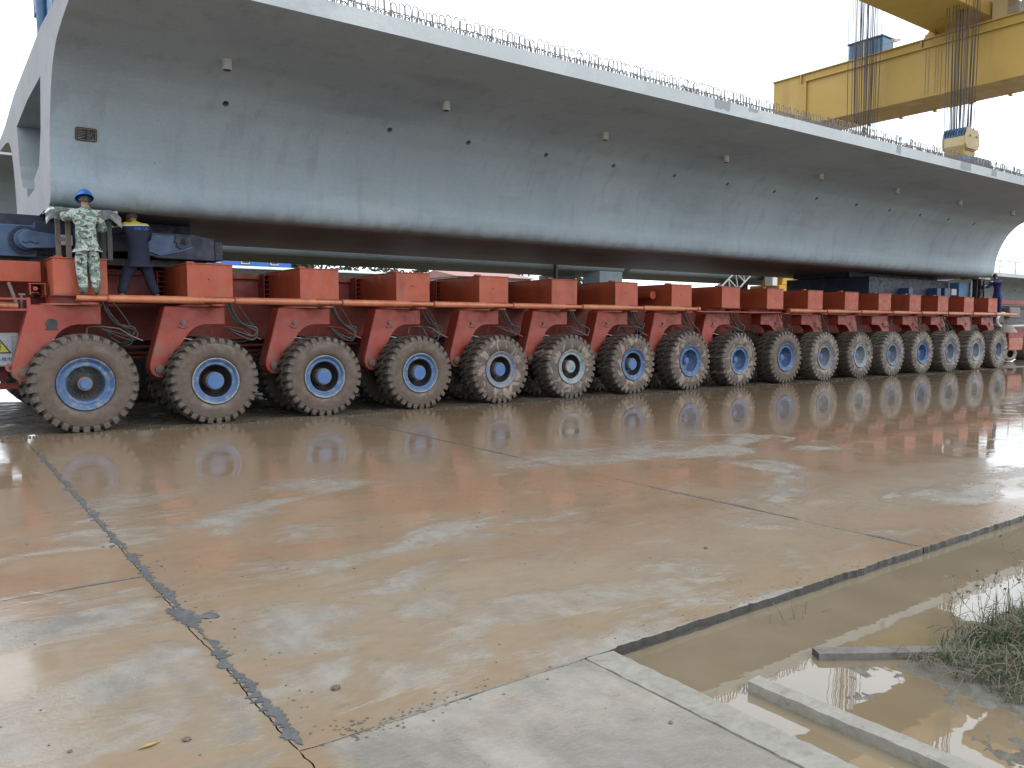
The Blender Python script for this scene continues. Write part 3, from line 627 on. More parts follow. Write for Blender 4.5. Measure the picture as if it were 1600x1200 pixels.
# name plate
def web_y(z):
    P = smooth_half(True)
    for (ya, za), (yb_, zb_) in zip(P, P[1:]):
        if za <= z <= zb_: return ya+(yb_-ya)*(z-za)/(zb_-za)
    return 14.4
def web_sheet(poly, th, out):
    mb = MB(); k = len(poly)
    mb.add([(x, web_y(z)-out, z) for x, z in poly]+[(x, web_y(z)-out+th, z) for x, z in poly], [tuple(range(k)), tuple(range(2*k-1, k-1, -1))]+[(i, i+k, (i+1) % k+k, (i+1) % k) for i in range(k)]); return mb
pl = part('name_plate', web_sheet([(2.045, 4.61), (2.065, 4.59), (2.335, 4.59), (2.355, 4.61), (2.355, 4.765), (2.335, 4.785), (2.065, 4.785), (2.045, 4.765)], .03, .014), M['plaque'], gb)
def pstrip(x0, x1, z0, z1, nm='plate_line'): part(nm, web_sheet([(x0, z0), (x1, z0), (x1, z1), (x0, z1)], .004, .0175), M['plaque_line'], pl)
for q in [(2.062, 2.338, 4.764, 4.769), (2.062, 2.338, 4.606, 4.611), (2.060, 2.065, 4.612, 4.762), (2.335, 2.340, 4.612, 4.762)]: pstrip(*q, nm='plate_border')
for k in range(6):
    z = 4.742-k*.022; pstrip(2.08, 2.08+random.uniform(.05, .12), z, z+.0045); pstrip(2.215, 2.215+random.uniform(.03, .09), z-.003, z+.001)
for q in [(2.27, 2.285, 4.715, 4.725), (2.30, 2.315, 4.712, 4.722), (2.085, 2.10, 4.622, 4.636), (2.106, 2.121, 4.62, 4.634), (2.265, 2.325, 4.618, 4.626), (2.295, 2.31, 4.645, 4.655)]: pstrip(*q)
# rebar loops along the deck edge
def loop_mesh(h, w, h2, lean, seed):
    mb = MB(); rnd = random.Random(seed)
    def U(h, w, ox, oy):
        pts = [(ox-w, oy, -.03)]+[(ox-w+jit(.002), oy+lean*t, h*.8*t) for t in (.5, 1)]
        pts += [(ox-w*math.cos(a), oy+lean, h-w+w*math.sin(a)) for a in [math.pi*q/6 for q in range(1, 6)]] if h > w else []
        pts += [(ox+w, oy+lean*t, h*.8*t) for t in (1, .5)]+[(ox+w, oy, -.03)]
        mb.tube(pts, .0088, 5)
    U(h, w, 0, 0); U(h2, w*.85, .035, .11)
    mb.tube([(.02, .0, h2*.7), (.035, .11, h2*.72)], .006, 4)
    return mb.mesh('rebar_loop', [M['rebar']])
LV = [loop_mesh(.285, .047, .17, .02, 1), loop_mesh(.275, .045, .18, -.02, 2), loop_mesh(.29, .049, .15, .01, 3), loop_mesh(.265, .047, .19, .035, 4)]
x = 1.85; nl = 0
while x < 34.5:
    o = shared('rebar_loop', random.choice(LV), gb, (x, 10.97+jit(.012), 6.215), (jit(.06), jit(.05), jit(.16)))
    x += random.choice((.102, .110, .115, .122, .146)) ; nl += 1
mb = MB()
for k in range(240):
    x = 1.9+k*.136+jit(.03)
    for yy, h in ((11.32, .27), (23.75, .3)):
        pts = [(x-.045, yy, 6.19), (x-.045, yy, 6.215+h-.045), (x-.03, yy, 6.215+h-.012), (x, yy, 6.215+h), (x+.03, yy, 6.215+h-.012), (x+.045, yy, 6.215+h-.045), (x+.045, yy, 6.19)]
        mb.tube(pts, .007, 4)
for k in range(4): mb.tube([(1.9+k*8, 11.0, 6.36), (9.9+k*8-.2, 11.0, 6.35)], .006, 4)
tag(part('rebar', mb, M['rebar'], gb, fixn=False), kind='stuff')
mb = MB()
for k in range(60): x = 30.9+k*.055; mb.tube([(x, 11.2+jit(.1), 6.2), (x+jit(.01), 11.2, 6.5+jit(.09))], .008, 4)
for k in range(4): mb.tube([(32.4+k*.17, 11.5, 6.2), (32.4+k*.17, 11.5, 6.85+jit(.1))], .017, 5)
tag(part('starter_bar', mb, M['rebar'], gb, fixn=False), kind='stuff')
# repaired patches on the edge face
for (x0, x1, z0, z1) in [(13.0, 13.5, 6.02, 6.216), (14.1, 14.4, 6.12, 6.216), (23.4, 24.0, 5.99, 6.216), (25.3, 25.6, 6.0, 6.216), (20.0, 20.2, 6.0, 6.216)]:
    k = 9; yb = lambda z: 10.87-.02*(z-5.975)/.24-.003
    up = [(x0+(x1-x0)*i/k, z1) for i in range(k+1)]; lo = [(x1-(x1-x0)*i/k+jit(.03), z0+abs(jit(.05))) for i in range(k+1)]
    mb = MB(); mb.add([(x, yb(z), z) for x, z in up+lo], [tuple(range(2*k+2))]); part('mortar_patch', mb, M['mortar_patch'], gb)

# ================================================================== WHEELS
def tyre_mesh(name, mat, worn=0.):
    mb = MB(); W_ = .60; Rr = .75
    half = [(.385, .055), (.40, .035), (.43, .012), (.49, .0), (.56, .001), (.615, .012), (.628, .012), (.640, .022), (.685, .05), (.70, .085), (.708, .2), (.71, .30)]
    prof = half+[(r, W_-y) for r, y in reversed(half[:-1])]
    mb.lathe(prof, 56)
    N = 30
    for side in (0, 1):
        for k in range(N):
            a0 = 2*math.pi*(k+(.5 if side else 0))/N; wd = 2*math.pi/N*(.31+worn*.05)
            secs = [(.635, .678+0*worn, .016, 0, 1.0), (.668, .725, .022, .0, 1.05), (.69, Rr-.004, .065, .01, 1.0), (.70, Rr, .15, .045, .92), (.70, Rr, .315, .12, .75)]
            vs = []
            for (ri, ro, y, sh, ws) in secs:
                yy = W_-y if side else y
                for (r, da) in ((ri, -wd*ws), (ro, -wd*ws*.88), (ro, wd*ws*.88), (ri, wd*ws)):
                    a = a0+da+sh*(1 if not side else -1)
                    rj = r+.010*noise.noise((k*1.7, y*9, side*5+da*40)) if r > .65 else r; a += .010*noise.noise((k*2.3, y*7, 3+side*5)); vs.append((rj*math.cos(a), yy+.006*noise.noise((k*1.1, r*30, 9)), rj*math.sin(a)))
            fs = []
            for s in range(len(secs)-1):
                for q in range(3): fs.append((s*4+q, s*4+q+1, s*4+4+q+1, s*4+4+q))
            fs += [(0, 1, 2, 3), (16, 17, 18, 19)]
            mb.add(vs, fs)
    return mb.mesh(name, [mat], off=Vector((0, 0, 0)))
TY = [tyre_mesh('tyre', M['tyre_brown']), tyre_mesh('tyre', M['tyre_splash']), tyre_mesh('tyre', M['tyre_grey'], .5)]
def rim_mesh(kind, mat, lip):
    mb = MB()
    if kind == 'wide':  # first wheel
        mb.lathe([(.392, .05), (.398, .02), (.392, .006), (.380, .004), (.372, .02), (.345, .026), (.340, .040)], 48, 1)
        mb.lathe([(.340, .040), (.322, .048), (.300, .040), (.272, .042), (.262, .055), (.255, .20)], 48, 0)
        mb.lathe([(.255, .20), (.12, .205), (.10, .17)], 48, 2)
        for k in range(20):
            a = k*math.pi/10; mb.cyl((.19*math.cos(a), .205, .19*math.sin(a)), (.19*math.cos(a), .175, .19*math.sin(a)), .013, n=6, mi=2)
    else:
        mb.lathe([(.392, .05), (.398, .02), (.392, .006), (.380, .004), (.372, .018)], 48, 1)
        mb.lathe([(.372, .018), (.350, .022), (.342, .040), (.325, .046), (.300, .040), (.282, .042), (.275, .060)], 48, 0)
        mb.lathe([(.275, .060), (.250, .30), (.10, .31), (.0, .31)], 48, 2 if kind == 'hub' else 0)
    return mb.mesh('rim', [mat, lip, M['black']])
RM = {('wide', 0): rim_mesh('wide', M['rim_blue'], M['rim_blue'])}
for k in ('hub', 'deep'):
    for j, (a_, b_) in enumerate(((M['rim_blue'], M['rim_grey']), (M['rim_grey'], M['rim_grey']), (M['rim_dirty'], M['rim_dirty']), (M['rim_blue'], M['rim_blue']))): RM[(k, j)] = rim_mesh(k, a_, b_)
HB = {'wide': MB().cyl((0, .20, 0), (0, .10, 0), .115, .10, 28, 1).cyl((0, .10, 0), (0, .07, 0), .072, .070, 24).mesh('hub_cap', [M['hub_blue'], M['steel']]),
      'hub': MB().cyl((0, .30, 0), (0, .075, 0), .155, .150, 32, 1).cyl((0, .08, 0), (0, .05, 0), .142, .132, 32).mesh('hub_cap', [M['hub_blue'], M['steel']]),
      'hubg': MB().cyl((0, .30, 0), (0, .075, 0), .155, .150, 32, 1).cyl((0, .08, 0), (0, .05, 0), .142, .132, 32).mesh('hub_cap', [M['rim_grey'], M['steel']]),
      'deep': MB().cyl((0, .31, 0), (0, .16, 0), .10, .09, 24).cyl((0, .16, 0), (0, .145, 0), .075, .06, 24).mesh('hub_cap', [M['hub_blue']])}

# ================================================================== TRANSPORTER
tr = thing('girder_transporter', (18.0, YC, 0), 'long red multi-axle girder transporter with one row of big muddy blue-hubbed wheels facing the camera', 'transporter')
WX = [2.0, 3.98, 5.95, 7.97, 9.95, 11.94, 13.92, 15.98, 17.98, 20.07, 22.04, 24.0, 25.96, 27.92, 29.93, 31.93, 33.85]
BX = [1.648+1.995*i for i in range(17)]
YF = 13.95
kinds = ['wide']+['hub']*6+['deep']*10
rimv = [0, 0, 0, 0, 2, 1, 3, 3, 0, 3, 2, 1, 2, 3, 2, 1, 2]
tyv = [0, 0, 0, 0, 1, 1, 1, 1, 1, 0, 2, 1, 2, 2, 2, 2, 2]
big = {0: 1.045, 7: 1.035, 9: 1.03}
def wheel(x, y, i, flip=False, detail=True):
    s = big.get(i, 1.)
    rz = math.pi if flip else 0
    e = bpy.data.objects.new('wheel', None); COL.objects.link(e); loc = Vector((x, y, .728*s)); e.parent = tr; e.location = loc-wl(tr); e.rotation_euler = (0, random.random()*6.28 if detail else 0, rz); e.scale = (s, 1, s); WL[e.name] = loc; e.empty_display_size = .2
    if detail: e['label'] = ['muddy brown tyre', 'tyre splashed with pale mud', 'dusty grey tyre'][tyv[i]]+', '+('worn grey rim' if rimv[i] == 1 else 'blue rim' if rimv[i] in (0, 3) else 'mud-smeared blue rim')
    ks = ['tyre']+(['rim', 'hub_cap'] if detail else [])
    for k in ks:
        me = TY[tyv[i]] if k == 'tyre' else RM[(kinds[i], rimv[i])] if k == 'rim' else HB['hubg' if i == 5 else kinds[i]]
        o = bpy.data.objects.new(k, me); COL.objects.link(o); o.parent = e
    return e
for i, x in enumerate(WX):
    wheel(x, YF, i)                       # outer wheel, facing the camera
    wheel(x, YF+1.28, i, detail=False)    # inner twin
    wheel(x, 2*YC-YF, i, flip=True, detail=False); wheel(x, 2*YC-YF-1.28, i, flip=True, detail=False)
# axles and hubs between twins
for i, x in enumerate(WX):
    mb = MB().cyl((x, YF+.3, .745), (x, YF+1.6, .745), .13, n=14).box(x-.80 if i < 9 else x+.05, x-.05 if i < 9 else x+.80, YF+1.02, YF+1.2, .74, .93)
    part('axle_arm', mb, M['red_leg'], tr)
    mb = MB().cyl((x, 2*YC-YF-1.6, .745), (x, 2*YC-YF-.3, .745), .13, n=10); part('axle_arm', mb, M['red_leg'], tr)
# suspension legs
LEG = [(-.665, 2.0), (.35, 2.0), (.35, 1.69), (.0, 1.685), (-.10, 1.665), (-.20, 1.61), (-.28, 1.535), (-.345, 1.435), (-.42, 1.32), (-.50, 1.13), (-.57, .96), (-.60, .86), (-.66, .795), (-.74, .775), (-.83, .79), (-.90, .85), (-.93, .93), (-.925, 1.02)]
for i, x in enumerate(WX):
    xx = BX[i]+.352
    if i < 9: poly = [(xx+a, b) for a, b in LEG]
    else: poly = [(xx+.10-a*.97, b) for a, b in LEG][::-1]
    t = MB().prism(poly, 'y', 14.60, 14.96)
    lg = part('suspension_leg', t, M['red_leg'], tr, .012)
    s = 1 if i < 9 else -1; o_ = 0 if i < 9 else .10
    bx = xx+o_-s*.365
    mb = MB()
    if i == 0:
        mb.cyl((bx+.0, 14.605, 1.70), (bx+.0, 14.585, 1.70), .085, n=14).box(bx-.09, bx+.09, 14.588, 14.605, 1.605, 1.63)
    else:
        mb.cyl((bx, 14.605, 1.725), (bx, 14.57, 1.725), .04, n=12).cyl((bx, 14.60, 1.725), (bx, 14.56, 1.725), .018, n=8).tube([(bx-.075, 14.59, 1.67), (bx-.06, 14.585, 1.645), (bx+.0, 14.585, 1.635), (bx+.06, 14.585, 1.645), (bx+.075, 14.59, 1.66)], .012, 5)
    part('grease_fitting', mb, M['steel'] if i else M['black'], lg)
    px = xx+o_-s*.77
    part('pivot_pin', MB().cyl((px, 14.605, .93), (px, 14.55, .93), .075, n=16).cyl((px, 14.56, .93), (px, 14.53, .93), .045, n=12), M['steel'], lg)
    if i < 9:       # bent pipe behind the arch
        mb = MB().tube([(xx+.15, 14.75, 1.5), (xx+.15, 14.72, 1.62), (xx+.19, 14.72, 1.66), (xx+.40, 14.70, 1.655), (xx+.62, 14.6, 1.62), (xx+.78, 14.55, 1.50), (xx+.95, 14.5, 1.42)], .012, 6)
        part('brake_pipe', mb, M['red_leg'] if i % 3 else M['steel'], tr)
        mb = MB().tube([(xx-.48, 14.7, 1.43), (xx-.35, 14.6, 1.45), (xx-.2, 14.55, 1.42), (xx-.16, 14.55, 1.37)], .009, 5); part('brake_pipe', mb, M['zinc'], tr)
    # hoses hanging beside each leg
    for q in range(5 if i < 9 else 3):
        a = xx+.42+jit(.05)+(.12 if i >= 9 else 0); dpt = random.uniform(.35, .62); yy = 14.62+jit(.18); e_ = a+random.uniform(.25, .45)
        pts = [(a, yy, 2.08), (a+.06, yy-.02, 1.9), (a+.2, yy-.05, 1.70), (e_+.05, yy-.06, 2.05-dpt*.9), (e_, yy-.05, 2.0-dpt-.05), (e_-.18, yy, 2.02-dpt-.02), (a-.02, yy+.05, 1.62)] if q < 4 else [(a+.1, yy, 2.08), (a+.3, yy, 1.8), (a+.42, yy, 1.5), (a+.2, yy+.1, 1.38), (a-.1, yy+.3, 1.45)]
        C_ = []
        for j in range(len(pts)-1):
            p0, p1, p2, p3 = [Vector(pts[min(max(j+d_, 0), len(pts)-1)]) for d_ in (-1, 0, 1, 2)]
            for tq in (0, .25, .5, .75): C_.append(.5*((2*p1)+(p2-p0)*tq+(2*p0-5*p1+4*p2-p3)*tq*tq+(3*p1-p0-3*p2+p3)*tq**3))
        C_.append(Vector(pts[-1])); part('hose', MB().tube(C_, random.choice((.011, .014, .018)), 6), M['hose'], tr)
# cantilever boxes with turntables
for i, x0 in enumerate(BX):
    x1 = x0+.768
    mb = MB().box(x0, x1, 14.32, 16.22, 2.162, 2.722)
    bx = part('cantilever_box', mb, M['red'], tr, .006)
    mb = MB().box(x0-.012, x1+.012, 14.305, 16.13, 2.724, 2.738); part('top_plate', mb, M['red'], bx)
    mb = MB().box(x0-.012, x1+.012, 14.305, 16.2, 2.145, 2.160); part('bottom_plate', mb, M['red'], bx)
    part('lifting_lug', MB().box(x0+.05, x0+.17, 14.5, 14.62, 2.74, 2.775), M['red'], bx); part('lifting_lug', MB().box(x1-.12, x1-.02, 14.62, 14.74, 2.74, 2.765), M['red'], bx)
    if i % 3 != 2: part('drain_plug', MB().cyl((x0+.36, 14.322, 2.47 if i != 0 else 2.3), (x0+.36, 14.308, 2.47 if i != 0 else 2.3), .012, n=8), M['black'], bx)
    mb = MB().cyl((x0+.36, 15.0, 2.03), (x0+.36, 15.0, 2.145), .40, n=36); part('slewing_ring', mb, M['red_leg'], tr)
    mb = MB().cyl((x0+.33, 14.95, 2.002), (x0+.33, 14.95, 2.028), .47, n=36); part('turntable', mb, M['orange_pipe'] if i % 2 == 0 else M['red_leg'], tr)
    # stiffener ribs at the root, one by one
    if i < 12:
        for k in range(6):
            part('stiffener', MB().box(x0-.115, x0-.004, 15.92, 16.21, 2.20+k*.093, 2.212+k*.093), M['red_dark'], tr)
        part('stiffener', MB().box(x0-.13, x0-.115, 15.90, 16.22, 2.16, 2.70), M['red_dark'], tr)
    # far side box
    part('cantilever_box', MB().box(x0, x1, 2*YC-16.2, 2*YC-14.32, 2.16, 2.735), M['red'], tr)
# main beam
mb = MB().box(-2.2, 34.2, 16.24, 18.46, 1.45, 2.60)
beam = part('main_beam', mb, M['red_dark'], tr)
part('top_flange', MB().box(-2.2, 34.2, 16.14, 18.56, 2.602, 2.70), M['red_dark'], beam)
part('bottom_flange', MB().box(-2.2, 34.2, 16.1, 18.6, 1.40, 1.448), M['red_dark'], beam)
part('belly_frame', MB().box(1.9, 33.9, 16.6, 18.1, .50, 1.395), M['black'], tr)
for k, (z, r) in enumerate(((1.28, .03), (1.17, .022), (1.08, .03))):
    part('hydraulic_pipe', MB().tube([(-2, 16.0, z), (34, 16.0, z)], r, 7), M['red_dark'], tr)
# pipe rail: one segment per bay
def rail(xa, xb, thick):
    r = .062 if thick else .044
    o = part('pipe_rail', MB().cyl((xa, 14.1, 2.10), (xb, 14.1, 2.10), r, n=16), M['orange_pipe'], tr)
    if thick:
        part('pipe_collar', MB().cyl((xa-.006, 14.1, 2.10), (xa+.012, 14.1, 2.10), .069, n=16), M['red'], o)
rail(1.93, 2.37, False)
for i in range(7):
    a = 2.375+1.995*i; rail(a, a+1.47, True); rail(a+1.47, a+1.995, False)
    part('pipe_bracket', MB().cyl((a+1.995-.26, 14.22, 2.01), (a+1.995-.26, 14.22, 2.036), .14, n=20).box(a+1.995-.32, a+1.995-.2, 14.2, 14.62, 2.005, 2.03), M['red_leg'], tr)
part('pipe_bracket', MB().cyl((2.12, 14.22, 2.01), (2.12, 14.22, 2.036), .16, n=20), M['red_leg'], tr)
rail(16.34, 16.42, True)
for i in range(8):
    a = 20.2+1.905*i; rail(a+.12, a+1.3, True); rail(a+1.3, a+2.02, False)
    part('pipe_bracket', MB().cyl((a+.1, 14.22, 2.01), (a+.1, 14.22, 2.036), .14, n=20).box(a+.04, a+.16, 14.2, 14.62, 2.005, 2.03), M['red_leg'], tr)
part('walkway_plate', MB().box(16.5, 20.2, 14.25, 14.6, 2.03, 2.055), M['red_leg'], tr)
part('walkway_plate', MB().box(2.44, 3.62, 14.62, 16.1, 2.07, 2.10), M['red_dark'], tr)
part('walkway_plate', MB().box(34.36, 35.1, 14.2, 15.2, 2.06, 2.09), M['red_leg'], tr)
part('air_tank', MB().cyl((15.37, 14.75, 2.46), (15.37, 15.7, 2.46), .105, n=20), M['red'], tr)
# front end left of the first wheel
part('front_beam', MB().box(-1.5, 1.56, 15.0, 15.3, 2.372, 2.70), M['red'], tr, .006)
mb = MB().box(-1.5, 1.35, 14.62, 14.7, 2.075, 2.105).box(-1.5, 1.35, 14.62, 14.7, 1.905, 1.935).box(1.31, 1.36, 14.615, 14.7, 1.90, 2.11); part('front_rail', mb, M['red_leg'], tr)
part('front_pipe', MB().cyl((-1.0, 14.75, 2.08), (1.2, 14.75, 1.98), .05, n=14), M['orange_pipe'], tr)
mb = MB().box(1.36, 1.60, 14.75, 15.0, 2.33, 2.345).box(1.37, 1.385, 14.75, 14.9, 2.16, 2.33).box(1.575, 1.59, 14.75, 14.9, 2.16, 2.33).cyl((1.45, 14.76, 2.26), (1.45, 14.9, 2.26), .035, n=10).box(1.37, 1.5, 14.76, 14.9, 2.19, 2.20); part('step_bracket', mb, M['red'], tr)
mb = MB().tube([(1.1, 14.9, 2.35), (1.2, 14.85, 2.0)], .028, 6).tube([(1.26, 14.8, 2.16), (1.26, 14.8, 1.9)], .018, 6).cyl((1.22, 14.8, 2.16), (1.31, 14.8, 2.16), .02, n=8); part('control_rod', mb, M['steel'], tr)
mb = MB(); ang = [math.pi*q/10 for q in range(11)]
outer = [(1.06+.072*math.cos(math.pi/2+a), 1.02+.072*math.sin(math.pi/2+a)) for a in ang]; pts = [(1.15, 1.092)]+outer+[(1.15, .948)]
hole = [(1.06+.03*math.cos(2*math.pi*q/14), 1.02+.03*math.sin(2*math.pi*q/14)) for q in range(14)]
mb.prism(pts, 'y', 14.64, 14.69); part('tow_lug', mb, M['red_leg'], tr); part('lug_hole', MB().cyl((1.06, 14.66, 1.02), (1.06, 14.634, 1.02), .03, n=14), M['black'], tr)
# electrical cabinet with warning sign
cab = part('electrical_cabinet', MB().box(.45, 1.23, 15.3, 15.75, 1.01, 1.555), M['zinc'], tr, .006)
sg = part('warning_sign', MB().box(.62, 1.135, 15.288, 15.299, 1.035, 1.50), M['sign_white'], cab)
cxs, zb, zt = .955, 1.225, 1.465
part('sign_triangle', MB().prism([(cxs-.172, zb), (cxs+.172, zb), (cxs, zt+.02)], 'y', 15.280, 15.286), M['sign_black'], cab)
part('sign_triangle', MB().prism([(cxs-.138, zb+.018), (cxs+.138, zb+.018), (cxs, zt-.017)], 'y', 15.274, 15.279), M['sign_yellow'], cab)
part('lightning_bolt', MB().prism([(cxs+.01, zb+.165), (cxs-.03, zb+.10), (cxs-.006, zb+.10), (cxs-.012, zb+.062), (cxs-.03, zb+.062), (cxs-.002, zb+.032), (cxs+.026, zb+.068), (cxs+.010, zb+.066), (cxs+.034, zb+.125), (cxs+.006, zb+.118), (cxs+.036, zb+.165)], 'y', 15.268, 15.273), M['sign_black'], cab)
def text_mesh(s, size):
    cu = bpy.data.curves.new('txt', 'FONT'); cu.body = s; cu.size = size; cu.align_x = 'CENTER'; cu.align_y = 'CENTER'; cu.resolution_u = 3
    o = bpy.data.objects.new('txt', cu); COL.objects.link(o); bpy.context.view_layer.update()
    me = bpy.data.meshes.new_from_object(o.evaluated_get(bpy.context.evaluated_depsgraph_get())); bpy.data.objects.remove(o, do_unlink=True); return me
me = text_mesh('当心触电', .075); me.materials.clear(); me.materials.append(M['sign_blue'])
link('sign_lettering', me, cab, (.985, 15.284, 1.125), (math.pi/2, 0, 0))
part('cabinet_lock', MB().cyl((1.175, 15.3, 1.3), (1.175, 15.28, 1.3), .014, n=10), M['zinc'], cab)
# churning dark machinery behind the cabinet
mb = MB().box(-2, 1.1, 15.9, 16.1, .75, 1.0).box(-2, 1.6, 15.6, 15.75, .62, .72); part('front_crossbeam', mb, M['red_dark'], tr)
# blue bolster at the front end
bo = part('bolster', MB().prism([(2.10, 2.90), (2.10, 3.32), (4.02, 3.32), (4.40, 3.27), (4.40, 2.86), (3.42, 2.87), (3.20, 2.93), (2.9, 2.96)], 'y', 15.3, 19.4), M['blue_dark'], tr, .01)
for nm2, mb in (('cover_plate', MB().prism([(3.0, 2.955), (3.0, 3.28), (4.0, 3.28), (4.0, 3.07), (3.78, 2.985), (3.45, 2.905), (3.3, 2.96)], 'y', 15.27, 15.299)),
                ('pivot_boss', MB().prism([(3.70, 3.28), (3.68, 3.16), (3.72, 3.145), (3.71, 3.09), (3.80, 3.03), (3.99, 3.12), (3.99, 3.28)], 'y', 15.24, 15.268).cyl((3.86, 15.24, 3.185), (3.86, 15.2, 3.185), .055, n=16).cyl((3.86, 15.2, 3.185), (3.86, 15.18, 3.185), .03, n=12)),
                ('end_block', MB().box(4.403, 4.54, 15.3, 15.9, 2.87, 3.21))):
    part(nm2, mb, M['blue_dark'] if nm2 != 'cover_plate' else M['blue'], bo, .006)
for k in range(5):
    for q in range(2): part('bolt', MB().cyl((4.44+q*.06, 15.3, 2.91+k*.062), (4.44+q*.06, 15.28, 2.91+k*.062), .014, n=6), M['black'], bo)
part('bearing_rail', MB().box(1.55, 2.6, 15.5, 19.2, 3.16, 3.40), M['blue_dark'], tr, .01)
part('bearing_rail', MB().box(.9, 4.2, 16.2, 18.5, 3.322, 3.58), M['blue_dark'], tr, .01)
part('connector_block', MB().box(1.565, 2.095, 15.6, 19., 2.862, 3.158), M['blue_dark'], tr)
tk = part('trunnion_block', MB().box(.6, 1.56, 15.45, 19.0, 2.80, 3.32), M['blue'], tr, .012)
part('flange_ring', MB().cyl((1.40, 15.45, 3.07), (1.40, 15.40, 3.07), .235, n=32), M['blue_dark'], tk)
for k in range(16): a = k*math.pi/8; part('bolt', MB().cyl((1.40+.205*math.cos(a), 15.40, 3.07+.205*math.sin(a)), (1.40+.205*math.cos(a), 15.38, 3.07+.205*math.sin(a)), .016, n=6), M['blue_dark'], tk)
part('trunnion', MB().cyl((1.40, 15.40, 3.07), (1.40, 15.25, 3.07), .17, n=28), M['blue'], tk, .01)
arc = [(1.42+.145*math.cos(a), 3.06+.145*math.sin(a)) for a in [math.pi/2+math.pi*q/12 for q in range(13)]]
part('link_arm', MB().prism(arc+[(1.5, 2.925), (1.88, 2.945), (1.88, 3.155), (1.5, 3.20)], 'y', 15.12, 15.24), M['blue'], tk, .01)
part('grease_groove', MB().tube([(1.33, 15.115, 3.03), (1.38, 15.115, 3.0), (1.44, 15.115, 3.03), (1.50, 15.115, 3.0), (1.56, 15.115, 3.02)], .008, 5), M['blue_dark'], tk)
part('arm_end', MB().box(1.88, 2.05, 15.10, 15.26, 2.99, 3.165), M['zinc'], tk, .01)
part('base_frame', MB().box(-2.2, 4.3, 15.7, 18.9, 2.742, 2.86), M['black'], tr)
# blue bolster at the rear end
bo = part('bolster', MB().box(27.2, 33.0, 15.6, 19.0, 2.704, 3.42), M['blue_dark'], tr, .01)
part('bearing_rail', MB().box(26.9, 33.3, 16.2, 18.5, 3.422, 3.585), M['blue_dark'], tr)
for (a, b, c_, d_, mt) in ((29.3, 29.6, 2.8, 3.05, 'blue'), (31.4, 31.7, 2.75, 3.1, 'blue'), (32.0, 32.45, 2.72, 3.12, 'blue'), (32.55, 32.95, 2.85, 3.1, 'zinc'), (33.15, 34.05, 2.74, 3.36, 'crane_blue')):
    part('valve_box', MB().box(a, b, 15.25, 15.62, c_, d_), M[mt], bo, .01)
# rear stand
mb = MB().box(34.10, 34.17, 15.0, 15.1, 2.71, 3.50).box(34.3, 34.5, 14.95, 15.3, 2.72, 3.56).box(34.75, 34.82, 15.0, 15.1, 2.71, 3.5).tube([(34.2, 15.0, 3.05), (34.9, 15.0, 3.12)], .03, 6).cyl((34.55, 14.9, 3.2), (34.55, 15.2, 3.2), .10, n=14).tube([(34.2, 14.95, 2.75), (34.75, 14.95, 3.35)], .022, 6)
part('jack_frame', mb, M['black'], tr)
part('hydraulic_cylinder', MB().cyl((34.03, 15.2, 2.72), (34.03, 15.2, 3.46), .05, n=12), M['zinc'], tr)
part('jack_plate', MB().box(34.0, 35.0, 14.9, 15.6, 3.52, 3.585), M['zinc'], tr)

# work stand with plastic sheet near the camouflaged worker
ws = thing('work_stand', (2.15, 14.95, 2.74), 'dark steel trestle draped with clear plastic sheet on the first red box', 'stand')
for (x, y) in ((1.80, 14.82), (1.92, 14.62), (2.52, 14.62), (2.47, 14.9)): part('leg', MB().box(x-.035, x+.035, y-.03, y+.03, 2.742, 3.50), M['steel'] if x < 2 else M['black'], ws)
part('crossbar', MB().box(1.80, 1.92, 14.66, 14.70, 3.02, 3.08), M['steel'], ws)
part('top_board', MB().box(1.66, 2.64, 14.55, 15.0, 3.505, 3.54), M['zinc'], ws)
mb = MB(); nx, ny = 16, 9
for (xa, xb) in ((1.60, 2.02), (2.30, 2.68)):
    mb = MB(); o0 = 0
    for j in range(ny+1):
        for i in range(nx+1):
            x = xa+(xb-xa)*i/nx; t = j/ny
            drop = max(0, t-.35); y = 14.9-.42*min(t, .4)/.4-.03*noise.noise((x*9, t*3, 1))-.03*drop; ed = abs(i/nx-.5)*2
            z = 3.55-.28*drop*(1.0+.5*noise.noise((x*7, 3, 2)))-.02*abs(noise.noise((x*14, t*6, 5)))-(.10*ed**3)
            mb.v.append((x, y, z))
    for j in range(ny):
        for i in range(nx): mb.f.append(tuple(o0+q for q in (j*(nx+1)+i, j*(nx+1)+i+1, (j+1)*(nx+1)+i+1, (j+1)*(nx+1)+i))); mb.mi.append(0); mb.sm.append(True)
    part('plastic_sheet', mb, M['plastic'], ws, fixn=False)


# ================================================================== PEOPLE
def skin_mesh(name, joints, bones, mats, sub=2, root=0):
    """joints: [(point, rx[, ry])]; bones: index pairs; grown with Skin + Subdivision"""
    me = bpy.data.meshes.new(name); me.from_pydata([tuple(j[0]) for j in joints], bones, []); o = bpy.data.objects.new(name, me); COL.objects.link(o)
    md = o.modifiers.new('s', 'SKIN'); md.use_smooth_shade = True; md.branch_smoothing = .3
    for i, j in enumerate(joints):
        sv = me.skin_vertices[0].data[i]; sv.radius = (j[1], j[2] if len(j) > 2 else j[1]); sv.use_root = (i == root)
    if sub: s2 = o.modifiers.new('u', 'SUBSURF'); s2.levels = sub; s2.render_levels = sub
    bpy.context.view_layer.update()
    out = bpy.data.meshes.new_from_object(o.evaluated_get(bpy.context.evaluated_depsgraph_get())); bpy.data.objects.remove(o, do_unlink=True)
    out.name = name; out.materials.clear()
    for m in mats: out.materials.append(m)
    return out
def attach(name, me, parent):
    c = sum((v.co for v in me.vertices), Vector())/len(me.vertices)
    me.transform(Matrix.Translation(-c)); return link(name, me, parent, c)
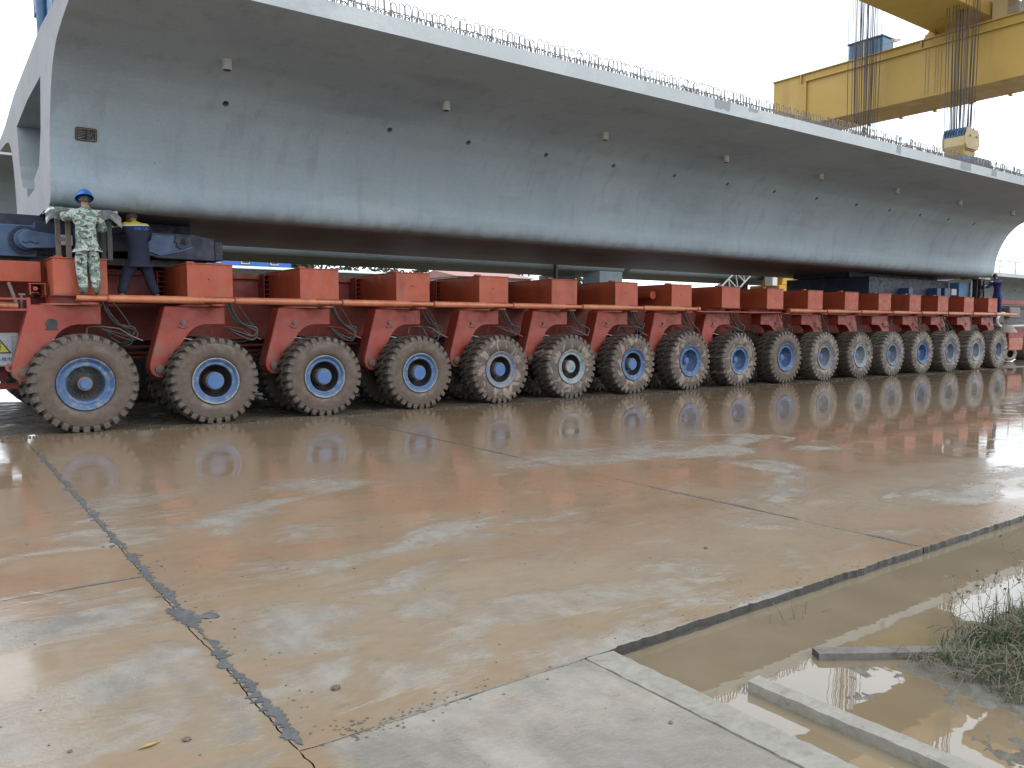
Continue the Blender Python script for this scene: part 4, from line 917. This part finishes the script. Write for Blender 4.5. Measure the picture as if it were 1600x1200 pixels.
def wrinkle(me, amp, sc=11.):
    for v in me.vertices: v.co += v.normal*amp*(noise.noise(v.co*sc)+.6*noise.noise(v.co*sc*2.3))
def person(loc, label, J, jacket, trousers, shoe, hair, helmet=False, face=Vector((0, 1, 0)), glove=None, fat=1.):
    V = {k: Vector(v) for k, v in J.items()}
    t = thing('person', loc, label, 'person')
    hd = V['head']; nk = V['neck']; up = (hd-nk).normalized(); side = up.cross(face).normalized(); fc = side.cross(up).normalized()*1.
    if fc.dot(face) < 0: fc = -fc
    js = [(V['pelvis'], .11), (V['waist'], .105), (V['chest'], .12), (nk, .052), (hd-up*.045, .068), (hd+up*.03+fc*.005, .088), (hd+up*.095-fc*.01, .062)]
    bs = [(0, 1), (1, 2), (2, 3), (3, 4), (4, 5), (5, 6)]
    js.append((hd-up*.005+fc*.088, .014)); bs.append((4, 7))                                    # nose
    for s in (-1, 1): js.append((hd-up*.0+side*s*.088-fc*.01, .016)); bs.append((5, len(js)-1))   # ears
    for s in 'LR':
        i = len(js); e, wr, h = V['elbow'+s], V['wrist'+s], V['hand'+s]
        js += [(V['shoulder'+s], .06), (e, .042), (wr, .028), (wr.lerp(h, .55), .034, .02)]; bs += [(2, i), (i, i+1), (i+1, i+2), (i+2, i+3)]
        d = (h-wr).normalized(); sd = d.cross(Vector((0, 0, 1))).normalized(); dn = Vector((0, 0, -1))
        for q, (of, ln) in enumerate(((-.03, .062), (-.010, .072), (.010, .068), (.029, .052))):
            b = wr.lerp(h, .95)+sd*of; k = len(js); js += [(b, .010), (b+d*ln*.5+dn*.012, .009), (b+d*ln*.75+dn*.04, .008)]; bs += [(i+3, k), (k, k+1), (k+1, k+2)]
        k = len(js); b = wr.lerp(h, .45)+sd*(.04 if s == 'L' else -.04); js += [(b, .012), (b+d*.05+dn*.02, .010)]; bs += [(i+3, k), (k, k+1)]
    for s in 'LR':
        i = len(js); js += [(V['hip'+s], .085), (V['knee'+s], .055), (V['ankle'+s], .04), (V['toe'+s], .035, .025)]; bs += [(0, i), (i, i+1), (i+1, i+2), (i+2, i+3)]
    attach('body', skin_mesh('body', js, bs, [M['skin']], 1), t)
    # jacket
    low = V['pelvis'].lerp(V['waist'], .0)-(V['waist']-V['pelvis']).normalized()*.07
    js = [(V['pelvis'], .15, .135), (V['waist'], .148, .13), (V['waist'].lerp(V['chest'], .55), .155, .13), (V['chest'], .145, .125), (nk.lerp(V['chest'], .25), .075), (nk+up*.015, .066), (low, .112, .105)]
    bs = [(0, 1), (1, 2), (2, 3), (3, 4), (4, 5), (0, 6)]
    for s in 'LR':
        i = len(js); js += [(V['shoulder'+s], .088), (V['shoulder'+s].lerp(V['elbow'+s], .55), .076), (V['elbow'+s], .068), (V['elbow'+s].lerp(V['wrist'+s], .6), .058), (V['wrist'+s], .052)]
        bs += [(3, i), (i, i+1), (i+1, i+2), (i+2, i+3), (i+3, i+4)]
    js = [(j[0],)+tuple(r*fat for r in j[1:]) for j in js]; me = skin_mesh('jacket', js, bs, [M[jacket]], 2); wrinkle(me, .010); jk = attach('jacket', me, t)
    js = [(V['pelvis']+Vector((0, 0, .04)), .125, .12), (V['pelvis'], .13, .125)]; bs = [(0, 1)]
    for s in 'LR':
        i = len(js); hp, kn, an = V['hip'+s], V['knee'+s], V['ankle'+s]
        js += [(hp, .108), (hp.lerp(kn, .5), .092), (kn, .076), (kn.lerp(an, .55), .072), (an.lerp(kn, -.04), .062)]; bs += [(1, i), (i, i+1), (i+1, i+2), (i+2, i+3), (i+3, i+4)]
    js = [(j[0],)+tuple(r*fat for r in j[1:]) for j in js]; me = skin_mesh('trousers', js, bs, [M[trousers]], 2); wrinkle(me, .011, 9.); attach('trousers', me, t)
    for s in 'LR':
        an, to = V['ankle'+s], V['toe'+s]; d = (to-an); d.z = 0; d.normalize(); z0 = to.z
        js = [(Vector((an.x, an.y, an.z+.04)), .05), (Vector((an.x, an.y, z0+.045)), .052), (Vector((an.x, an.y, z0+.04))-d*.045, .036), (an.lerp(to, .55)*1, .042, .034), (to, .036, .028)]
        js[3] = (Vector((js[3][0].x, js[3][0].y, z0+.03)), .042, .036); js[4] = (Vector((to.x, to.y, z0+.024)), .036, .026)
        attach('shoe', skin_mesh('shoe', js, [(0, 1), (1, 2), (1, 3), (3, 4)], [M[shoe]], 2), t)
        if glove: 
            wr, h = V['wrist'+s], V['hand'+s]; attach('glove', skin_mesh('glove', [(wr, .042), (wr.lerp(h, .5), .048, .036), (h, .042, .03), (h+(h-wr)*.45, .03, .022)], [(0, 1), (1, 2), (2, 3)], [M[glove]], 2), t)
    # hair as a cap, or helmet
    def dome(r0, zlow, mat, nm, fwdoff=0., sx=1., n=24, rings=9, back=0.):
        mb = MB(); rows = []
        for j in range(rings+1):
            ph = (math.pi/2)*(1-j/rings) if j < rings else 0
            rows.append([hd+up*(.012+zlow+math.sin(ph)*(r0*1.02))+side*(math.cos(ph)*r0*.92*math.cos(2*math.pi*i/n))+fc*(fwdoff+math.cos(ph)*r0*1.12*math.sin(2*math.pi*i/n)) for i in range(n)])
        if back: rows.append([hd+up*(.012+zlow-back*(.35+.65*max(0, -math.sin(2*math.pi*i/n))))+side*(r0*.88*math.cos(2*math.pi*i/n))+fc*(fwdoff+r0*1.0*math.sin(2*math.pi*i/n)) for i in range(n)])
        vs = [p for r in rows for p in r]; k = len(rows)
        mb.add(vs, [(j*n+i, j*n+(i+1) % n, (j+1)*n+(i+1) % n, (j+1)*n+i) for j in range(k-1) for i in range(n)], 0, True)
        return part(nm, mb, M[mat], t)
    dome(.094, .0, hair, 'hair', -.006, back=.075)
    if helmet:
        h = dome(.136, .022, 'helmet', 'helmet', .0, rings=10)
        mb = MB(); n = 32; c = hd+up*.042; vs = []
        for (r, dz) in ((.131, .004), (.144, -.010), (.146, -.016), (.130, -.010)):
            vs += [c+up*dz+side*(r*.93*math.cos(2*math.pi*i/n))+fc*(r*(1.14+(.22 if math.sin(2*math.pi*i/n) > 0 and r > .14 else 0)*math.sin(2*math.pi*i/n))*math.sin(2*math.pi*i/n)) for i in range(n)]
        mb.add(vs, [(j*n+i, j*n+(i+1) % n, ((j+1) % 4)*n+(i+1) % n, ((j+1) % 4)*n+i) for j in range(4) for i in range(n)], 0, True); part('helmet_brim', mb, M['helmet'], t)
        mb = MB(); pts = [hd+up*(.034+math.sin(a)*.141)+fc*math.cos(a)*.152 for a in [math.pi*q/14 for q in range(1, 14)]]; mb.tube(pts, .010, 6); part('helmet_ridge', mb, M['helmet'], t)
        mb = MB(); n = 24; vs = []
        for dz in (-.004, -.03): vs += [hd+up*(.03+dz)+side*(.098*math.cos(math.pi+math.pi*i/n))+fc*(-.105*abs(math.sin(math.pi*i/n))) for i in range(n+1)]
        mb.add(vs, [(i, i+1, n+2+i, n+1+i) for i in range(n)], 0, True); part('helmet_strap', mb, M['black'], t)
    return t, jk
person((2.12, 14.1, 2.16), 'person in green and grey camouflage suit and blue hard hat standing on the pipe rail', dict(
    pelvis=(2.115, 14.17, 2.98), waist=(2.11, 14.18, 3.14), chest=(2.12, 14.22, 3.36), neck=(2.125, 14.26, 3.525), head=(2.125, 14.30, 3.645),
    shoulderL=(1.955, 14.24, 3.43), elbowL=(1.855, 14.36, 3.34), wristL=(1.85, 14.57, 3.46), handL=(1.85, 14.66, 3.51),
    shoulderR=(2.285, 14.24, 3.42), elbowR=(2.375, 14.33, 3.19), wristR=(2.36, 14.55, 3.28), handR=(2.36, 14.64, 3.33),
    hipL=(2.035, 14.17, 2.90), kneeL=(2.03, 14.21, 2.56), ankleL=(2.045, 14.12, 2.25), toeL=(1.975, 14.21, 2.165),
    hipR=(2.20, 14.17, 2.90), kneeR=(2.215, 14.22, 2.56), ankleR=(2.215, 14.12, 2.25), toeR=(2.24, 14.24, 2.165)),
    'camo', 'camo', 'boot', 'hair', True, fat=1.10)
pp, jk = person((2.97, 14.92, 2.1), 'bareheaded person in navy overalls with yellow shoulder yoke, legs apart under the girder', dict(
    pelvis=(2.99, 14.80, 2.84), waist=(2.99, 14.79, 3.02), chest=(2.98, 14.83, 3.25), neck=(2.955, 14.93, 3.42), head=(2.94, 15.0, 3.49),
    shoulderL=(2.815, 14.87, 3.335), elbowL=(2.69, 15.04, 3.25), wristL=(2.60, 15.2, 3.36), handL=(2.57, 15.26, 3.41),
    shoulderR=(3.135, 14.87, 3.335), elbowR=(3.19, 15.06, 3.17), wristR=(3.12, 15.22, 3.28), handR=(3.10, 15.28, 3.33),
    hipL=(2.89, 14.80, 2.75), kneeL=(2.775, 14.86, 2.47), ankleL=(2.70, 14.80, 2.19), toeL=(2.67, 14.90, 2.105),
    hipR=(3.09, 14.80, 2.75), kneeR=(3.16, 14.86, 2.47), ankleR=(3.26, 14.80, 2.19), toeR=(3.28, 14.90, 2.105)),
    'yoke', 'navy', 'boot', 'grey_hair', fat=1.2)
# printed lettering on the back, laid on the cloth
me = text_mesh('中铁八局', .062); me.materials.clear(); me.materials.append(M['letter_blue'])
bm = bmesh.new(); bm.from_mesh(jk.data); bvh = BVHTree.FromBMesh(bm); bm.free()
org = wl(jk)
bm = bmesh.new(); bm.from_mesh(me)
for v in bm.verts:
    wx, wz = 3.035+v.co.x*.92, 3.302+v.co.y+(v.co.x)*.06
    h = bvh.ray_cast(Vector((wx, 13.5, wz))-org, Vector((0, 1, 0)))
    v.co = Vector((wx, (h[0].y+org.y-.004) if h[0] else 14.75, wz))
bm.to_mesh(me); bm.free(); attach('back_lettering', me, jk)
person((34.85, 14.6, 2.1), 'bareheaded person in blue overalls at the transporter far right end reaching left', dict(
    pelvis=(34.93, 14.58, 2.95), waist=(34.92, 14.58, 3.12), chest=(34.86, 14.58, 3.36), neck=(34.74, 14.58, 3.53), head=(34.66, 14.58, 3.64),
    shoulderL=(34.80, 14.42, 3.42), elbowL=(34.52, 14.42, 3.40), wristL=(34.28, 14.5, 3.40), handL=(34.2, 14.52, 3.40),
    shoulderR=(34.82, 14.74, 3.42), elbowR=(34.60, 14.80, 3.20), wristR=(34.40, 14.80, 3.25), handR=(34.31, 14.80, 3.25),
    hipL=(34.93, 14.49, 2.86), kneeL=(34.90, 14.47, 2.5), ankleL=(34.92, 14.47, 2.19), toeL=(34.8, 14.45, 2.10),
    hipR=(34.93, 14.67, 2.86), kneeR=(34.93, 14.68, 2.5), ankleR=(34.95, 14.70, 2.19), toeR=(34.83, 14.70, 2.10)),
    'navy_bright', 'navy_bright', 'boot', 'hair', face=Vector((-1, 0, 0)), glove='glove')

# ================================================================== GANTRY CRANE
cr_ = thing('gantry_crane', (36., 17.35, 0), 'yellow gantry crane with hanging wire ropes above the far end of the girder', 'crane')
CB = (34.5, 36.95); Z0, Z1 = 11.28, 13.62
be = part('crane_beam', MB().box(CB[0], CB[1], -2., 25.1, Z0, Z1), M['yellow'], cr_)
part('top_plate', MB().box(CB[0]-.10, CB[1]+.1, -2., 25.14, Z1+.002, Z1+.045), M['yellow'], be)
part('web_ledge', MB().box(CB[0]-.13, CB[0]-.002, -2., 23.3, 13.26, 13.32), M['yellow'], be)
part('web_ledge', MB().prism([(CB[0]-.10, Z0-.04), (CB[0]+.02, Z0-.04), (CB[0]+.02, Z0-.002), (CB[0]-.10, Z0-.002)], 'y', -2., 25.1), M['yellow'], be)
part('end_rib', MB().box(CB[0]-.10, CB[0]-.002, 23.22, 23.30, Z0+.0, 13.26), M['yellow'], be)
part('end_rib', MB().box(CB[0]-.10, CB[0]-.002, 23.50, 23.56, 13.26, Z1), M['yellow'], be)
part('rib', MB().box(CB[0]-.10, CB[0]-.002, 17.75, 17.81, 13.325, Z1), M['yellow'], be)
part('splice_plate', MB().box(CB[0]-.022, CB[0]-.002, 16.95, 17.72, Z0+.02, 13.255), M['yellow'], be)
part('splice_plate', MB().box(CB[0]+.02, CB[1], 16.6, 17.72, Z0-.030, Z0-.003), M['yellow'], be)
mb = MB()
for y in (17.06, 17.17, 17.45, 17.58):
    for k in range(21): mb.cyl((CB[0]-.022, y, Z0+.10+k*.091), (CB[0]-.04, y, Z0+.10+k*.091), .021, n=6, mi=0, sm=False)
tag(part('splice_bolt', mb, M['steel'], be), kind='stuff')
for k in range(9): part('rail_clip', MB().box(CB[1]-.05, CB[1]+.12, 9.+k*1.55, 9.12+k*1.55, Z0-.06, Z0-.002), M['yellow'], be)
for y in (24.2, -1.0):
    lg = part('gantry_leg', MB().prism([(35.05, 0.25), (36.4, .25), (36.55, Z0-.05), (34.9, Z0-.05)], 'y', y-.45, y+.45), M['yellow'], cr_) if y < 0 else part('gantry_leg', MB().prism([(38.6, .25), (39.4, .25), (36.9, Z0-.05), (36.1, Z0-.05)], 'y', y-.3, y+.3), M['yellow'], cr_)
# trolley lying across the beam
tb = part('trolley_beam', MB().box(20.0, 35.32, 15.22, 17.5, 13.95, 15.2), M['yellow'], cr_, .02)
part('trolley_bogie', MB().box(34.75, 36.6, 14.6, 15.15, 13.70, 14.6), M['yellow_pale'], tb); part('trolley_bogie', MB().box(34.75, 36.6, 17.4, 17.8, 13.70, 13.94), M['yellow'], tb)
part('brace', MB().tube([(35.4, 18.35, 13.68), (35.35, 17.6, 14.5)], .09, 6), M['yellow_pale'], tb)
part('trolley_frame', MB().box(33.2, 36.4, 12.6, 14.5, 14.7, 15.3), M['yellow'], tb)
part('gearbox', MB().box(35.2, 36.3, 13.7, 14.3, 13.75, 14.5), M['white'], tb, .05)
part('walkway', MB().box(33.0, 37.5, 11.9, 12.5, 14.35, 14.5), M['blue_dark'], tb)
for k in range(3): part('strut', MB().box(35.3, 35.42, 14.62-k*.7, 14.72-k*.7, 13.66, 14.7), M['yellow_pale'], tb)
part('winch_drum', MB().cyl((32.9, 14.8, 16.4), (32.9, 20.6, 16.4), .5, n=18), M['blue_dark'], tb)
# cabinet and lamp on the beam
ec = part('electrical_box', MB().box(35.5, 36.4, 20.1, 21.75, Z1+.05, 14.72), M['crane_blue'], cr_, .02)
for k in range(4): part('door', MB().box(35.48, 35.498, 20.16+k*.40, 20.50+k*.40, Z1+.1, 14.66), M['crane_blue'], ec)
part('door', MB().box(35.46, 35.478, 20.95, 21.06, Z1+.05, 14.72), M['zinc'], ec)
part('cover', MB().box(35.4, 36.5, 20.05, 21.8, 14.725, 14.77), M['crane_blue'], ec)
fl = part('floodlight', MB().prism([(35.0, 14.14), (35.5, 14.26), (35.5, 14.36), (35.0, 14.26)], 'y', 19.25, 19.62), M['zinc'], cr_); part('lamp_post', MB().box(35.3, 35.34, 19.5, 19.54, Z1+.045, 14.19), M['zinc'], fl)
# hook blocks and ropes
def hook_block(yc, n_rope, top):
    x0, x1 = 32.62, 33.68; y0, y1 = yc-.46, yc+.46
    hb = part('hook_block', MB().prism([(x0, 8.62), (x0, 8.98), (x1, 8.98), (x1, 8.62), (x1-.12, 8.46), (x0+.12, 8.46)], 'y', y0+.07, y1-.07), M['yellow_pale'], cr_, .01)
    for (a, b) in ((y0, y0+.06), (y1-.06, y1)):
        ck = part('cheek_plate', MB().prism([(x0-.03, 8.66), (x0-.03, 8.97), (x0+.12, 9.30), (x0+.34, 9.30), (x0+.62, 9.24), (x1-.1, 9.28), (x1+.03, 9.0), (x1+.03, 8.66), (x1-.1, 8.5), (x0+.1, 8.5)], 'y', a, b), M['yellow_pale'], hb, .01)
        for xx in (x0+.27, x1-.27): part('axle_pin', MB().cyl((xx, a-.03, 8.98), (xx, a, 8.98), .045, n=12), M['steel'], hb)
    part('lower_box', MB().prism([(x0+.12, 8.20), (x0+.02, 8.455), (x1-.02, 8.455), (x1-.12, 8.20)], 'y', y0+.12, y1-.12), M['yellow'], hb)
    for xx in (x0+.27, x1-.27):
        for k in range(8): y = y0+.11+k*.1; part('sheave', MB().cyl((xx, y, 9.05), (xx, y+.06, 9.05), .29, n=22).cyl((xx, y-.006, 9.05), (xx, y+.066, 9.05), .10, n=12), M['crane_blue'], hb)
    for xx in (x0+.27, x1-.27):
        for k in range(8):
            y = y0+.14+k*.1
            for s in (-1, 1):
                if random.random() < .15: continue
                tx = xx+s*.29; part('wire_rope', MB().cyl((tx, y, 9.05), (tx+jit(.05), yc+(y-yc)*1.35+jit(.05), top), .0145, n=5), M['cable'], hb)
hook_block(15.42, 16, 16.4); hook_block(19.55, 16, 16.4)
def lifter(x, y, label, big=False):
    t = thing('lifting_frame', (x, y, 6.45), label, 'lifting frame', 'blue lifting frames bolted to the girder deck')
    part('base_beam', MB().box(x-.75, x+.55, y-1.15, y-1.0, 6.45, 8.0), M['crane_blue'], t, .01); part('base_beam', MB().box(x-.75, x+.55, y+1.0, y+1.15, 6.45, 7.9), M['crane_blue'], t, .01)
    part('head_plate', MB().box(x-.6, x+.45, y-.95, y+.95, 7.75, 8.0), M['crane_blue'], t, .01)
    part('post', MB().box(x-.5, x+.5, y-.6, y+.6, 8.003, 8.2), M['crane_blue'], t, .01)
    for k in range(5): part('tie_rod', MB().cyl((x-.6+k*.25, y-1.05+k*.02, 6.45), (x-.6+k*.25, y-1.18, 7.95), .035, n=8), M['zinc'], t)
    part('side_plate', MB().box(x-.78, x-.755, y-1.0, y+1.0, 6.46, 7.85), M['crane_blue'], t)
lifter(32.9, 15.55, 'blue lifting frame under the yellow hook block at the far end of the girder deck'); lifter(33.15, 19.55, 'blue lifting frame under the hidden rear hook block on the girder deck')
t = thing('lifting_frame', (2.6, 18.0, 6.42), 'tall blue lifting frame on the near end of the girder deck, top left', 'lifting frame', 'blue lifting frames bolted to the girder deck')
part('post', MB().box(2.0, 2.5, 16.6, 17.4, 6.45, 9.0), M['crane_blue'], t, .02); part('post', MB().box(1.95, 2.2, 15.6, 16.2, 6.42, 9.), M['crane_blue'], t, .02)
part('face_tube', MB().cyl((1.95, 16.85, 6.8), (1.95, 16.85, 8.9), .10, n=12), M['crane_blue'], t)
part('foot_plate', MB().box(1.85, 3.2, 15.3, 18.0, 6.425, 6.62), M['blue'], t, .02); part('bracket', MB().box(1.95, 2.3, 17.4, 18.15, 7.55, 8.2), M['blue'], t)
for k in range(3): part('bolt', MB().cyl((2.0, 17.55+k*.07, 7.0+k*.2), (2.0, 17.62+k*.07, 7.0+k*.2), .06, n=8), M['zinc'], t)

# ================================================================== BACKGROUND
def stored(x0, x1, dy, dz, label, mats=None, peds=()):
    t = thing('stored_girder', (x0, YC+dy, 0), label, 'bridge girder')
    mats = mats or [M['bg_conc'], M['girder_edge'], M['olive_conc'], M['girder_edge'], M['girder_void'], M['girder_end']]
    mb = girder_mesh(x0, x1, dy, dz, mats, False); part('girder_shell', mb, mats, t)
    mb = MB()
    for k in range(int((x1-x0)/.28)):
        x = x0+.1+k*.28; mb.tube([(x-.05, 10.95+dy, 6.2+dz), (x-.05, 10.95+dy, 6.46+dz), (x, 10.95+dy, 6.52+dz), (x+.05, 10.95+dy, 6.46+dz), (x+.05, 10.95+dy, 6.2+dz)], .01, 4)
    tag(part('rebar', mb, M['rebar'], t, fixn=False), kind='stuff')
    for x in peds:
        for yy in (15.2, 19.5): part('pedestal', MB().box(x-.9, x+.9, yy+dy-.7, yy+dy+.7, -.1, 3.595+dz), M['bg_conc'], t)
    mb = MB()
    for k in range(12): mb.cyl((x0+2+k*2, 14.02+dy, 5.4+dz), (x0+2+k*2, 13.98+dy, 5.4+dz), .06, n=8)
    for k in range(12): part('drain_hole', MB().cyl((x0+2+k*2.5, 14.25+dy, 5.40+dz), (x0+2+k*2.5, 13.90+dy, 5.40+dz), .06, n=8), M['black'], t)
    return t
t1 = stored(-1.2, 33.8, 20.15, 1.22, 'second concrete girder stored high on pedestals, seen under the carried girder', peds=(-.2, 32.6))
part('strap', MB().box(28.3, 28.42, 34.5, 34.72, 3.9, 5.1), M['black'], t1)
t2 = stored(34.3, 66.9, 20.15, 1.22, 'third concrete girder in line behind the stored one, seen beyond the blue bolster', peds=(50., 64.))
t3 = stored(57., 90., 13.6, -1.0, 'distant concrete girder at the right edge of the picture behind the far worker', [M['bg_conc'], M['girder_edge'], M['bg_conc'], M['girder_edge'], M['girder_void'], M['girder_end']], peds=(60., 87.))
mb = MB()
for k in range(14): mb.tube([(57+k*2.4, 24.7, 5.2), (57+k*2.4, 24.7, 6.1)], .04, 5)
mb.tube([(57, 24.7, 6.1), (90, 24.7, 5.95)], .05, 5); mb.tube([(57, 24.7, 5.7), (90, 24.7, 5.6)], .04, 5); part('guard_rail', mb, M['white'], t3)
# machinery at the rear right
rv = thing('rear_machine', (40., 17., 0), 'dark red and black machine with a pale hose and big tyre beyond the last wheel', 'machine')
part('frame_beam', MB().box(36.3, 43.5, 16.2, 16.5, 2.62, 2.82), M['red_dark'], rv)
part('engine_housing', MB().box(36.6, 43., 16.6, 18.6, 1.35, 2.6), M['black'], rv, .03)
for (a, b, c_, d_) in ((37.6, 38.5, 1.9, 2.45), (38.8, 39.6, 1.75, 2.3), (40.2, 41.3, 2.0, 2.5)): part('engine_part', MB().box(a, b, 16.2, 16.6, c_, d_), M['black'] if a < 40 else M['steel'], rv, .05)
part('hose', MB().tube([(38.9, 15.9, 2.2), (38.4, 15.85, 2.18), (38.1, 15.85, 2.0), (38.05, 15.85, 1.85), (38.25, 15.85, 1.68), (38.6, 15.9, 1.62)], .055, 8), M['white'], rv)
part('air_cleaner', MB().cyl((38.95, 16., 1.35), (38.95, 16., 1.68), .62, .38, n=20), M['steel'], rv); part('exhaust_pipe', MB().cyl((38.6, 16, 1.62), (42.5, 16, 1.66), .06, n=10), M['zinc'], rv)
part('pedestal_post', MB().cyl((39.2, 16.2, .9), (39.2, 16.2, 1.36), .24, n=14), M['red'], rv)
part('tool_box', MB().box(39.0, 40.4, 15.7, 16.5, .55, 1.08), M['red'], rv, .02)
part('side_plate', MB().box(40.4, 42.0, 16.3, 16.6, .7, 1.5), M['red_dark'], rv)
o = shared('tyre', TY[2], rv, (41.0, 16.4, .33)); o.scale = (.95, 1.1, .45)
o = shared('tyre', TY[2], rv, (43.6, 16.6, .62)); o.scale = (.85, 1.1, .85)
# mobile crane seen under the girder
mc = thing('mobile_crane', (48., 34., 0), 'yellow mobile crane with a windowed cab, seen beneath the girder over the red boxes', 'mobile crane')
part('superstructure', MB().box(45.9, 52.0, 32.6, 35.0, 1.2, 4.35), M['yellow_machine'], mc, .05)
part('operator_cab', MB().prism([(46.3, 4.352), (49.2, 4.352), (49.2, 6.1), (46.9, 6.1)], 'y', 32.7, 34.3), M['yellow_machine'], mc, .04)
part('cab_window', MB().prism([(47.2, 4.95), (48.8, 4.95), (48.8, 5.75), (47.4, 5.75)], 'y', 32.66, 32.69), M['glass'], mc)
part('window_frame', MB().prism([(47.1, 4.86), (48.9, 4.86), (48.9, 4.94), (47.1, 4.94)], 'y', 32.6, 32.69), M['white'], mc)
part('engine_cover', MB().box(49.3, 51.0, 32.6, 34.8, 4.36, 5.4), M['yellow_machine'], mc, .1)
part('counterweight', MB().box(51.3, 52.6, 32.4, 35.0, 4.36, 5.1), M['yellow_pale'], mc, .05)
part('chassis', MB().box(43., 54., 32.4, 35.2, .6, 1.19), M['black'], mc)
for k in range(4):
    o = shared('wheel', TY[2], mc, (44.2+k*2.9, 32.1, .72)); o.scale = (.95, 1, .95)
part('front_post', MB().box(45.3, 45.8, 32.7, 33.3, 4.3, 5.8), M['white'], mc)
lb = thing('lattice_boom', (42.5, 33.8, 0), 'white lattice boom section leaning in front of the stored girder', 'boom')
A_ = [Vector((40.6, 33.6, 3.0)), Vector((45.2, 33.6, 6.4))]; dd = (A_[1]-A_[0]); nn = Vector((-dd.z, 0, dd.x)).normalized()*.55
for q in (0, 1): 
    part('chord', MB().tube([A_[0]+nn*(q*2-1), A_[1]+nn*(q*2-1)], .06, 6), M['white'], lb)
for k in range(7):
    p = A_[0]+dd*(k/7); q = A_[0]+dd*((k+.5)/7); r2 = A_[0]+dd*((k+1)/7)
    part('lacing', MB().tube([p-nn, q+nn], .045, 5), M['white'], lb); part('lacing', MB().tube([q+nn, r2-nn], .045, 5), M['white'], lb)
part('foot', MB().tube([A_[0], Vector((40.0, 33.6, 0))], .1, 6), M['white'], lb)
# site buildings
def building(name, x0, x1, y0, y1, h, wall, roof, label, cat, wins=(), roofh=.5):
    t = thing(name, ((x0+x1)/2, (y0+y1)/2, 0), label, cat)
    part('wall', MB().box(x0, x1, y0, y1, -.3, h), M[wall], t)
    part('roof', MB().prism([(y0-.5, h+.003), (y1+.5, h+.003), ((y0+y1)/2, h+roofh)], 'x', x0-.4, x1+.4), M[roof], t)
    for (x, z, w_, hh) in wins:
        f = part('window', MB().box(x, x+w_, y0-.08, y0-.003, z, z+hh), M['white'], t)
        for q in (0, 1): part('pane', MB().box(x+.08+q*(w_-.16)/2, x+.02+(q+1)*(w_-.06)/2, y0-.1, y0-.082, z+.08, z+hh-.08), M['glass'], f)
    return t
building('site_office', 16.5, 22.95, 60, 68, 7.8, 'building_blue', 'roof_white', 'blue two storey site office with white framed windows in the distance', 'building', [(x, z, .62, 1.15) for x in (17.0, 19.1, 21.3) for z in (6.2, 3.2)])
building('storage_shed', 10.5, 24.0, 44.5, 52, 4.75, 'roof_white', 'roof_white', 'long low white shed in the distance under the girder', 'shed', roofh=.45)
building('workers_hut', 33.0, 40., 52, 58, 5.4, 'roof_white', 'roof_pink', 'small hut with a faded red roof in the distance', 'hut', [(34.0, 3.0, 1.2, 1.2), (37.0, 3.0, 1.2, 1.2)], .6)
def tree(x, y, h, label):
    t = thing('tree', (x, y, 0), label, 'tree', 'distant trees behind the yard')
    mb = MB().tube([(x, y, -.2), (x+.1, y, h*.3), (x+jit(.4), y+jit(.4), h*.75)], .22, 8, 0, .35)
    for k in range(5): a = random.random()*6.28; z = h*random.uniform(.35, .6); mb.tube([(x, y, z), (x+math.cos(a)*h*.2, y+math.sin(a)*h*.2, z+h*.2)], .07, 5, 0, .4)
    part('trunk', mb, M['bark'], t)
    mb = MB()
    for c in range(16):
        cc = Vector((x+random.gauss(0, h*.17), y+random.gauss(0, h*.17), h*random.uniform(.42, .95))); rr = h*random.uniform(.08, .15)
        for k in range(110):
            d = Vector((random.gauss(0, 1), random.gauss(0, 1), random.gauss(0, 1))).normalized(); p = cc+d*rr*random.uniform(.5, 1.1); u = Vector((jit(1), jit(1), jit(1))).normalized()*.22; v = d.cross(u).normalized()*.15
            mb.add([p-u, p+v, p+u, p-v], [(0, 1, 2, 3)])
    part('crown', mb, M['leaf'], t, fixn=False)
for k, (x, y, h) in enumerate([(12., 74, 9.5), (19., 80, 11), (27., 72, 9), (34, 76, 10.5), (45., 80, 10), (58., 82, 11), (72, 84, 10)]):
    tree(x, y, h, ['leafy green tree behind the blue site office', 'tall green tree rising beyond the blue office roof', 'green tree between the white shed and the red roofed hut', 'broad green tree behind the red roofed hut', 'green tree beyond the lattice boom', 'tall green tree beyond the yellow mobile crane', 'far green tree at the right, behind the stored girders'][k])
